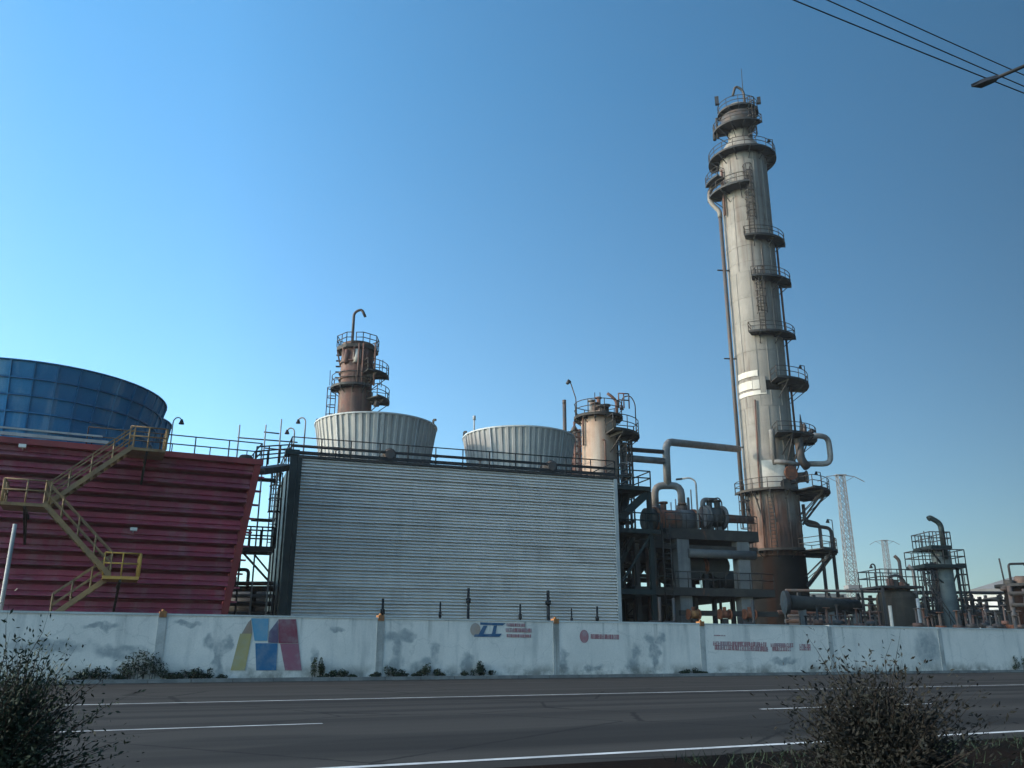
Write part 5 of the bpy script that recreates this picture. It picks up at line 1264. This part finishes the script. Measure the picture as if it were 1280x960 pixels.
for k, (y, x0, x1) in enumerate(((741, 1144, 1168), (765, 1148, 1172))):
    a, b = at(x0, y, 78), at(x1, y, 78); z = zrow(y, 78)
    p_ = part('platform', MB().beam((a.x, a.y, z), (b.x, b.y, z), 2.0, .2), 'steel', sf); part('guard_rail', MB().rail((a.x, a.y - 1, z), (b.x, b.y - 1, z), 1.8 if k == 0 else 1.2, 6, .05), 'steel', p_)
for x in (1147, 1170): 
    q = at(x, 760, 78); part('post', MB().beam((q.x, q.y, 0), (q.x, q.y, zrow(741, 78)), .16), 'steel', sf)
# white building with grey roof
Y7 = 130.0; BF = Frame(Vector((at(1217, 745, Y7).x, Y7, 0)), radians(112)); bu = BF.hit(1305, 745)[0]; bz = BF.hit(1225, 737.5)[1]; rz = BF.hit(1262, 721, 5)[1]
bd = thing('white_building', 'low white building with a grey pitched roof at the far right', 'building', BF.P(0, 0, 0))
part('wall', MB().fbox(BF, 0, bu, 0, 10, 0, bz - .01), 'white', bd)
part('roof', MB().add([BF.P(-.5, -.5, bz), BF.P(bu + .5, -.5, bz), BF.P(bu + .5, 10.5, bz), BF.P(-.5, 10.5, bz), BF.P(6.0, 5, rz), BF.P(bu - 2, 5, rz)], [(0, 1, 5, 4), (1, 2, 5), (2, 3, 4, 5), (3, 0, 4), (3, 2, 1, 0)]), 'roofgrey', bd)
part('eave', MB().fbox(BF, -.55, bu + .55, -.62, -.45, bz - .3, bz + .1), 'roofgrey', bd)
part('pilaster', MB().fbox(BF, 4.2, 4.5, -.12, -.002, 0, bz - .3), 'white', bd)
for u in (1.3, 6.5, 8.8): 
    w_ = part('window', MB().fbox(BF, u, u + 1.3, -.06, -.003, 2.6, 3.8), 'wind', bd); part('sill', MB().fbox(BF, u - .1, u + 1.4, -.14, -.004, 2.45, 2.59), 'roofgrey', w_)
# dark plant at the right edge
Y8 = 76.0; c = ctr(1284, 760, Y8); zr = lambda y, r=0.: zrow(y, Y8 - r); R8 = 2.5
t8 = thing('edge_vessel', 'dark brown vessel and pipework cut off by the right edge of the picture', 'vessel', Vector((c[0], c[1], 0)))
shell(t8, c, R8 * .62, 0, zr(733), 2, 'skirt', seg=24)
deck(t8, c, .2, R8 * .86, zr(732), 0, 360, 1.0, br=False, rail=False)
for k, (dx, y1, r, m_) in enumerate(((-1.6, 726, .35, 'drumdark'), (-.6, 722, .5, 'drum'), (.5, 724, .4, 'drumdark'), (1.4, 720, .4, 'drum'), (-2.0, 733, .25, 'pipedark'))):
    part('top_valve', MB().tube((c[0] + dx, c[1] - .8, zr(735)), (c[0] + dx, c[1] - .8, zr(y1)), r, n=10).tube((c[0] + dx - .4, c[1] - .8, zr(y1 + 4)), (c[0] + dx + .4, c[1] - .8, zr(y1 + 4)), r * .7, n=10), m_, t8)
fix(t8, 'vent_pipe', 'steel', ([(c[0] - 1.55, c[1], zr(733)), (c[0] - 1.7, c[1], zr(698))], .07), ([(c[0] - 1.0, c[1], zr(733)), (c[0] - 1.0, c[1], zr(705)), (c[0] + .4, c[1], zr(704.5)), (c[0] + .4, c[1], zr(707))], .10), ([(c[0] + .9, c[1], zr(733)), (c[0] + .9, c[1], zr(706)), (c[0] + 2, c[1], zr(706))], .1))
for dx in (-2.4, -1.2, .3, 1.6): part('side_pipe', MB().tube((c[0] + dx, c[1] - 2.1, 0), (c[0] + dx, c[1] - 2.1, zr(742 + 3 * dx)), .2, n=8), 'pipedark', t8)
for y in (744, 758): part('cross_pipe', MB().tube((c[0] - 2.6, c[1] - 2.3, zr(y)), (c[0] + 3, c[1] - 2.3, zr(y)), .16, n=8), 'steel', t8)
# second rack segment further right and behind
rack('pipe_rack', 'thin pipe rack line before the white building', 96, 1140, 1290, ((739, .07, 'pipedark'), (763, .14, 'pipedark')), 4, 9, 84)
# long low shed roof far behind at the column foot
q = Frame(Vector((at(1008, 745, 150).x, 150, 0)), radians(85)); sh_u = q.hit(1052, 745)[0]
sh = thing('long_shed', 'long low shed with a dull grey roof behind the foot of the tall column', 'building', q.P(0, 0, 0))
part('wall', MB().fbox(q, 0, sh_u, 0, 9, 0, q.hit(1020, 751)[1]), 'white', sh); part('roof', MB().fbox(q, -.6, sh_u + .6, -.6, 9.6, q.hit(1020, 751)[1] + .01, q.hit(1020, 742)[1]), 'roofgrey', sh)

# lattice pylons
def pylon(x, ytop, ybase, Y, label, armw):
    b = at(x, ybase, Y); b = Vector((b.x, Y, 0)); H = zrow(ytop, Y)
    t = thing('lattice_pylon', label, 'pylon', b, 'lattice pylons in the distance')
    w0, w1 = H * .030, H * .019
    W_ = lambda f: w0 + (w1 - w0) * f
    sg = ((-1, -1), (1, -1), (1, 1), (-1, 1)); th = .0026 * H
    for sx_, sy_ in sg: part('leg', MB().beam(b + Vector((sx_ * w0, sy_ * w0, 0)), b + Vector((sx_ * w1, sy_ * w1, H)), th * 1.7), 'pylon', t)
    br = MB(); n = 22
    for i in range(n):
        f0, f1 = i / n, (i + 1) / n
        for k in range(4):
            (ax, ay), (bx, by) = sg[k], sg[(k + 1) % 4]
            A0 = b + Vector((ax * W_(f0), ay * W_(f0), H * f0)); B1 = b + Vector((bx * W_(f1), by * W_(f1), H * f1)); B0 = b + Vector((bx * W_(f0), by * W_(f0), H * f0)); A1 = b + Vector((ax * W_(f1), ay * W_(f1), H * f1))
            br.beam(A0, B1, th); br.beam(B0, A1, th); br.beam(A1, B1, th)
    part('bracing', br, 'pylon', t, kind='stuff')
    for sd_ in (-1, 1):
        a = b + Vector((sd_ * w1, 0, H)); e = b + Vector((sd_ * armw, 0, H - armw * .28)); mid = b + Vector((sd_ * armw * .6, 0, H - armw * .06))
        part('cross_arm', MB().beam(a, mid, th * 1.5).beam(mid, e, th * 1.4).beam(a - UP * armw * .3, mid, th), 'pylon', t)
    part('top_plate', MB().beam(b + Vector((-w1 * 1.6, 0, H)), b + Vector((w1 * 1.6, 0, H)), w1 * 2, th * 2), 'pylon', t)
    part('base_collar', MB().beam(b + Vector((-w0 * 1.25, 0, zrow(ybase - 3, Y))), b + Vector((w0 * 1.25, 0, zrow(ybase - 3, Y))), w0 * 2.4, H * .02), 'pylon', t)
    return t
pylon(1066.5, 594, 737, 300, 'taller pale lattice pylon right of the tall column', 8.2)
pylon(1113, 675.5, 737, 470, 'smaller fainter lattice pylon farther off to the right', 8.0)

# ------------------------------------------------------------------ power lines, street lamp
LN = WF.o + WF.n * 0
def cable(px0, py0, px1, py1, v, label):
    p0 = WF.hit(px0, py0, v); p1 = WF.hit(px1, py1, v)
    sl = (p1[1] - p0[1]) / (p1[0] - p0[0]); m = MB(); pts = []
    for i in range(41):
        u = p0[0] - 45 + (p1[0] - p0[0] + 100) * i / 40; pts.append(WF.P(u, v, p0[1] + sl * (u - p0[0]) + .0009 * (u - p0[0]) * (u - p1[0])))
    m.pipe(pts, .019, 6, .01, 1)
    return single('power_cable', m, 'cable', label, 'cable', pts[20], 'overhead power cables')
vc = v2
cable(992, 0, 1280, 116.5, vc + .0, 'lowest of the three black overhead cables'); cable(1034, 0, 1280, 108, vc + .6, 'middle one of the three black overhead cables'); cable(1071, 0, 1280, 94, vc + 1.2, 'uppermost of the three black overhead cables')
LY = 13.5
sl = thing('street_lamp', 'dark street lamp reaching into the top right corner under the cables', 'street lamp', (at(1345, 70, LY).x, LY, 0))
hx_, hb = at(1214, 107, LY), at(1247, 97, LY); he = at(1345, 55, LY)
part('lamp_head', MB().add([hx_ + Vector((0, 0, -.03)), hx_ + Vector((0, 0, .03)), hx_.lerp(hb, .5) + Vector((0, -.12, -.055)), hx_.lerp(hb, .5) + Vector((0, .12, -.055)), hx_.lerp(hb, .5) + Vector((0, 0, .07)), hb + Vector((0, -.07, -.04)), hb + Vector((0, .07, -.04)), hb + Vector((0, 0, .06))],
     [(0, 2, 4, 1), (1, 4, 3, 0), (0, 3, 2), (2, 5, 7, 4), (4, 7, 6, 3), (2, 3, 6, 5), (5, 6, 7)]), 'lamp', sl)
part('arm', MB().pipe([hb - (hb - hx_) * .05, he, Vector((he.x + .4, LY, he.z - .6)), Vector((he.x + .4, LY, he.z - 1.6))], .035, 8, .3), 'lamp', sl)
part('pole', MB().tube((he.x + .4, LY, 0), (he.x + .4, LY, he.z - 1.55), .10, .06, 10), 'pole', sl)

# wall-side pole near the left edge
q = WF.hit(-4, 790, .9); b = WF.P(q[0], .9, 0)
single('grey_post', MB().tube(b, (b.x, b.y, zrow(655, b.y)), .085, .075, 10), 'pole', 'pale grey post rising behind the wall near the left edge', 'post', b)

# ------------------------------------------------------------------ roadside bushes and verge
def bush(base, H, Rr, label, m, n, leaf, seed, lean=0., spikes=()):
    rnd = random.Random(seed); b = Vector(base)
    t = thing('roadside_bush', label, 'bush', b, 'bushes on the near verge')
    st = MB(); lf = MB()
    stems = []
    for _ in range(n):
        dx = rnd.gauss(0, .55); stems.append((dx, rnd.gauss(0, .45), max(.2, rnd.uniform(.45, .95) ** 1.4 - .18 * abs(dx))))
    stems += list(spikes)
    for (dx, dy, hf) in stems:
        hh = H * hf; tip = b + Vector((dx * Rr + lean * hh, dy * Rr, hh)); mid = b.lerp(tip, .5) + Vector((-dx * Rr * .18, 0, hh * .1))
        prev = b + Vector((dx * .08, dy * .08, 0)); K = 7
        for k in range(1, K + 1):
            f = k / K; p = (b * (1 - f) ** 2 + mid * 2 * f * (1 - f) + tip * f * f) + Vector((rnd.gauss(0, .012), rnd.gauss(0, .012), 0))
            st.tube(prev, p, .009 * (1.15 - f), .009 * (1.05 - f), 5, False)
            if f > .22:
                for q in range(int((34 if hf < .7 else 20) * (1.2 - f))):
                    o = p + Vector((rnd.gauss(0, .045), rnd.gauss(0, .045), rnd.gauss(0, .04)))
                    a = ((tip - b).normalized() * .6 + Vector((rnd.gauss(0, .7), rnd.gauss(0, .7), rnd.gauss(0, .5)))).normalized(); d = a.cross(Vector((rnd.gauss(0, 1), rnd.gauss(0, 1), rnd.gauss(0, 1)))).normalized()
                    L = leaf * rnd.uniform(.5, 1.4); lf.add([o, o + a * L * .5 + d * L * .17, o + a * L, o + a * L * .5 - d * L * .17], [(0, 1, 2, 3)])
            prev = p
    part('stems', st, 'twig', t, kind='stuff'); part('leaves', lf, m, t, kind='stuff'); return t
def gxy(px, Y): return Vector((at(px, 818, Y).x, Y, .02))
bush(gxy(1085, 6.0), 1.08, .62, 'dark dry bush on the near verge at the lower right', 'leafdry', 330, .038, 21, 0, ((-.62, .1, 1.05), (-.50, 0, .98), (.38, 0, 1.06), (.30, .1, 1.0), (-1.1, .1, .62), (-1.3, 0, .42), (.9, 0, .72), (-.2, .2, .95)))
bush(gxy(18, 6.4), 1.22, .62, 'dark green bush on the near verge at the lower left', 'leafdark', 300, .038, 33, .05, ((-.3, 0, 1.1), (.55, .1, .85), (.2, 0, 1.05)))
tf = MB(); rnd = random.Random(77)
for i in range(5000):
    u = rnd.uniform(-12, 22); v = VN - .12 - abs(rnd.gauss(0, 1.3)); p = WF.P(u, v, .02); h = rnd.uniform(.03, .13); d = Vector((rnd.gauss(0, .06), rnd.gauss(0, .06), h)); w = Vector((rnd.gauss(0, 1), rnd.gauss(0, 1), 0)).normalized() * .006
    tf.add([p - w, p + w, p + d], [(0, 1, 2)])
struct('verge_grass', tf, 'leafdark', 'stuff')

# ------------------------------------------------------------------ thin haze over the whole place
hm = bpy.data.materials.new('haze'); hm.use_nodes = True; ht = hm.node_tree; ht.nodes.remove(ht.nodes['Principled BSDF'])
pv = ht.nodes.new('ShaderNodeVolumePrincipled'); pv.inputs['Color'].default_value = (.93, .96, 1, 1); pv.inputs['Density'].default_value = .00022; pv.inputs['Anisotropy'].default_value = .2
ht.links.new(pv.outputs[0], ht.nodes['Material Output'].inputs['Volume'])
hz = struct('haze', MB().box((-900, -120, -1.5), (900, 900, 75)), hm, 'stuff'); hz['label'] = 'thin pale haze lying over the whole plant and road'; hz['category'] = 'haze'
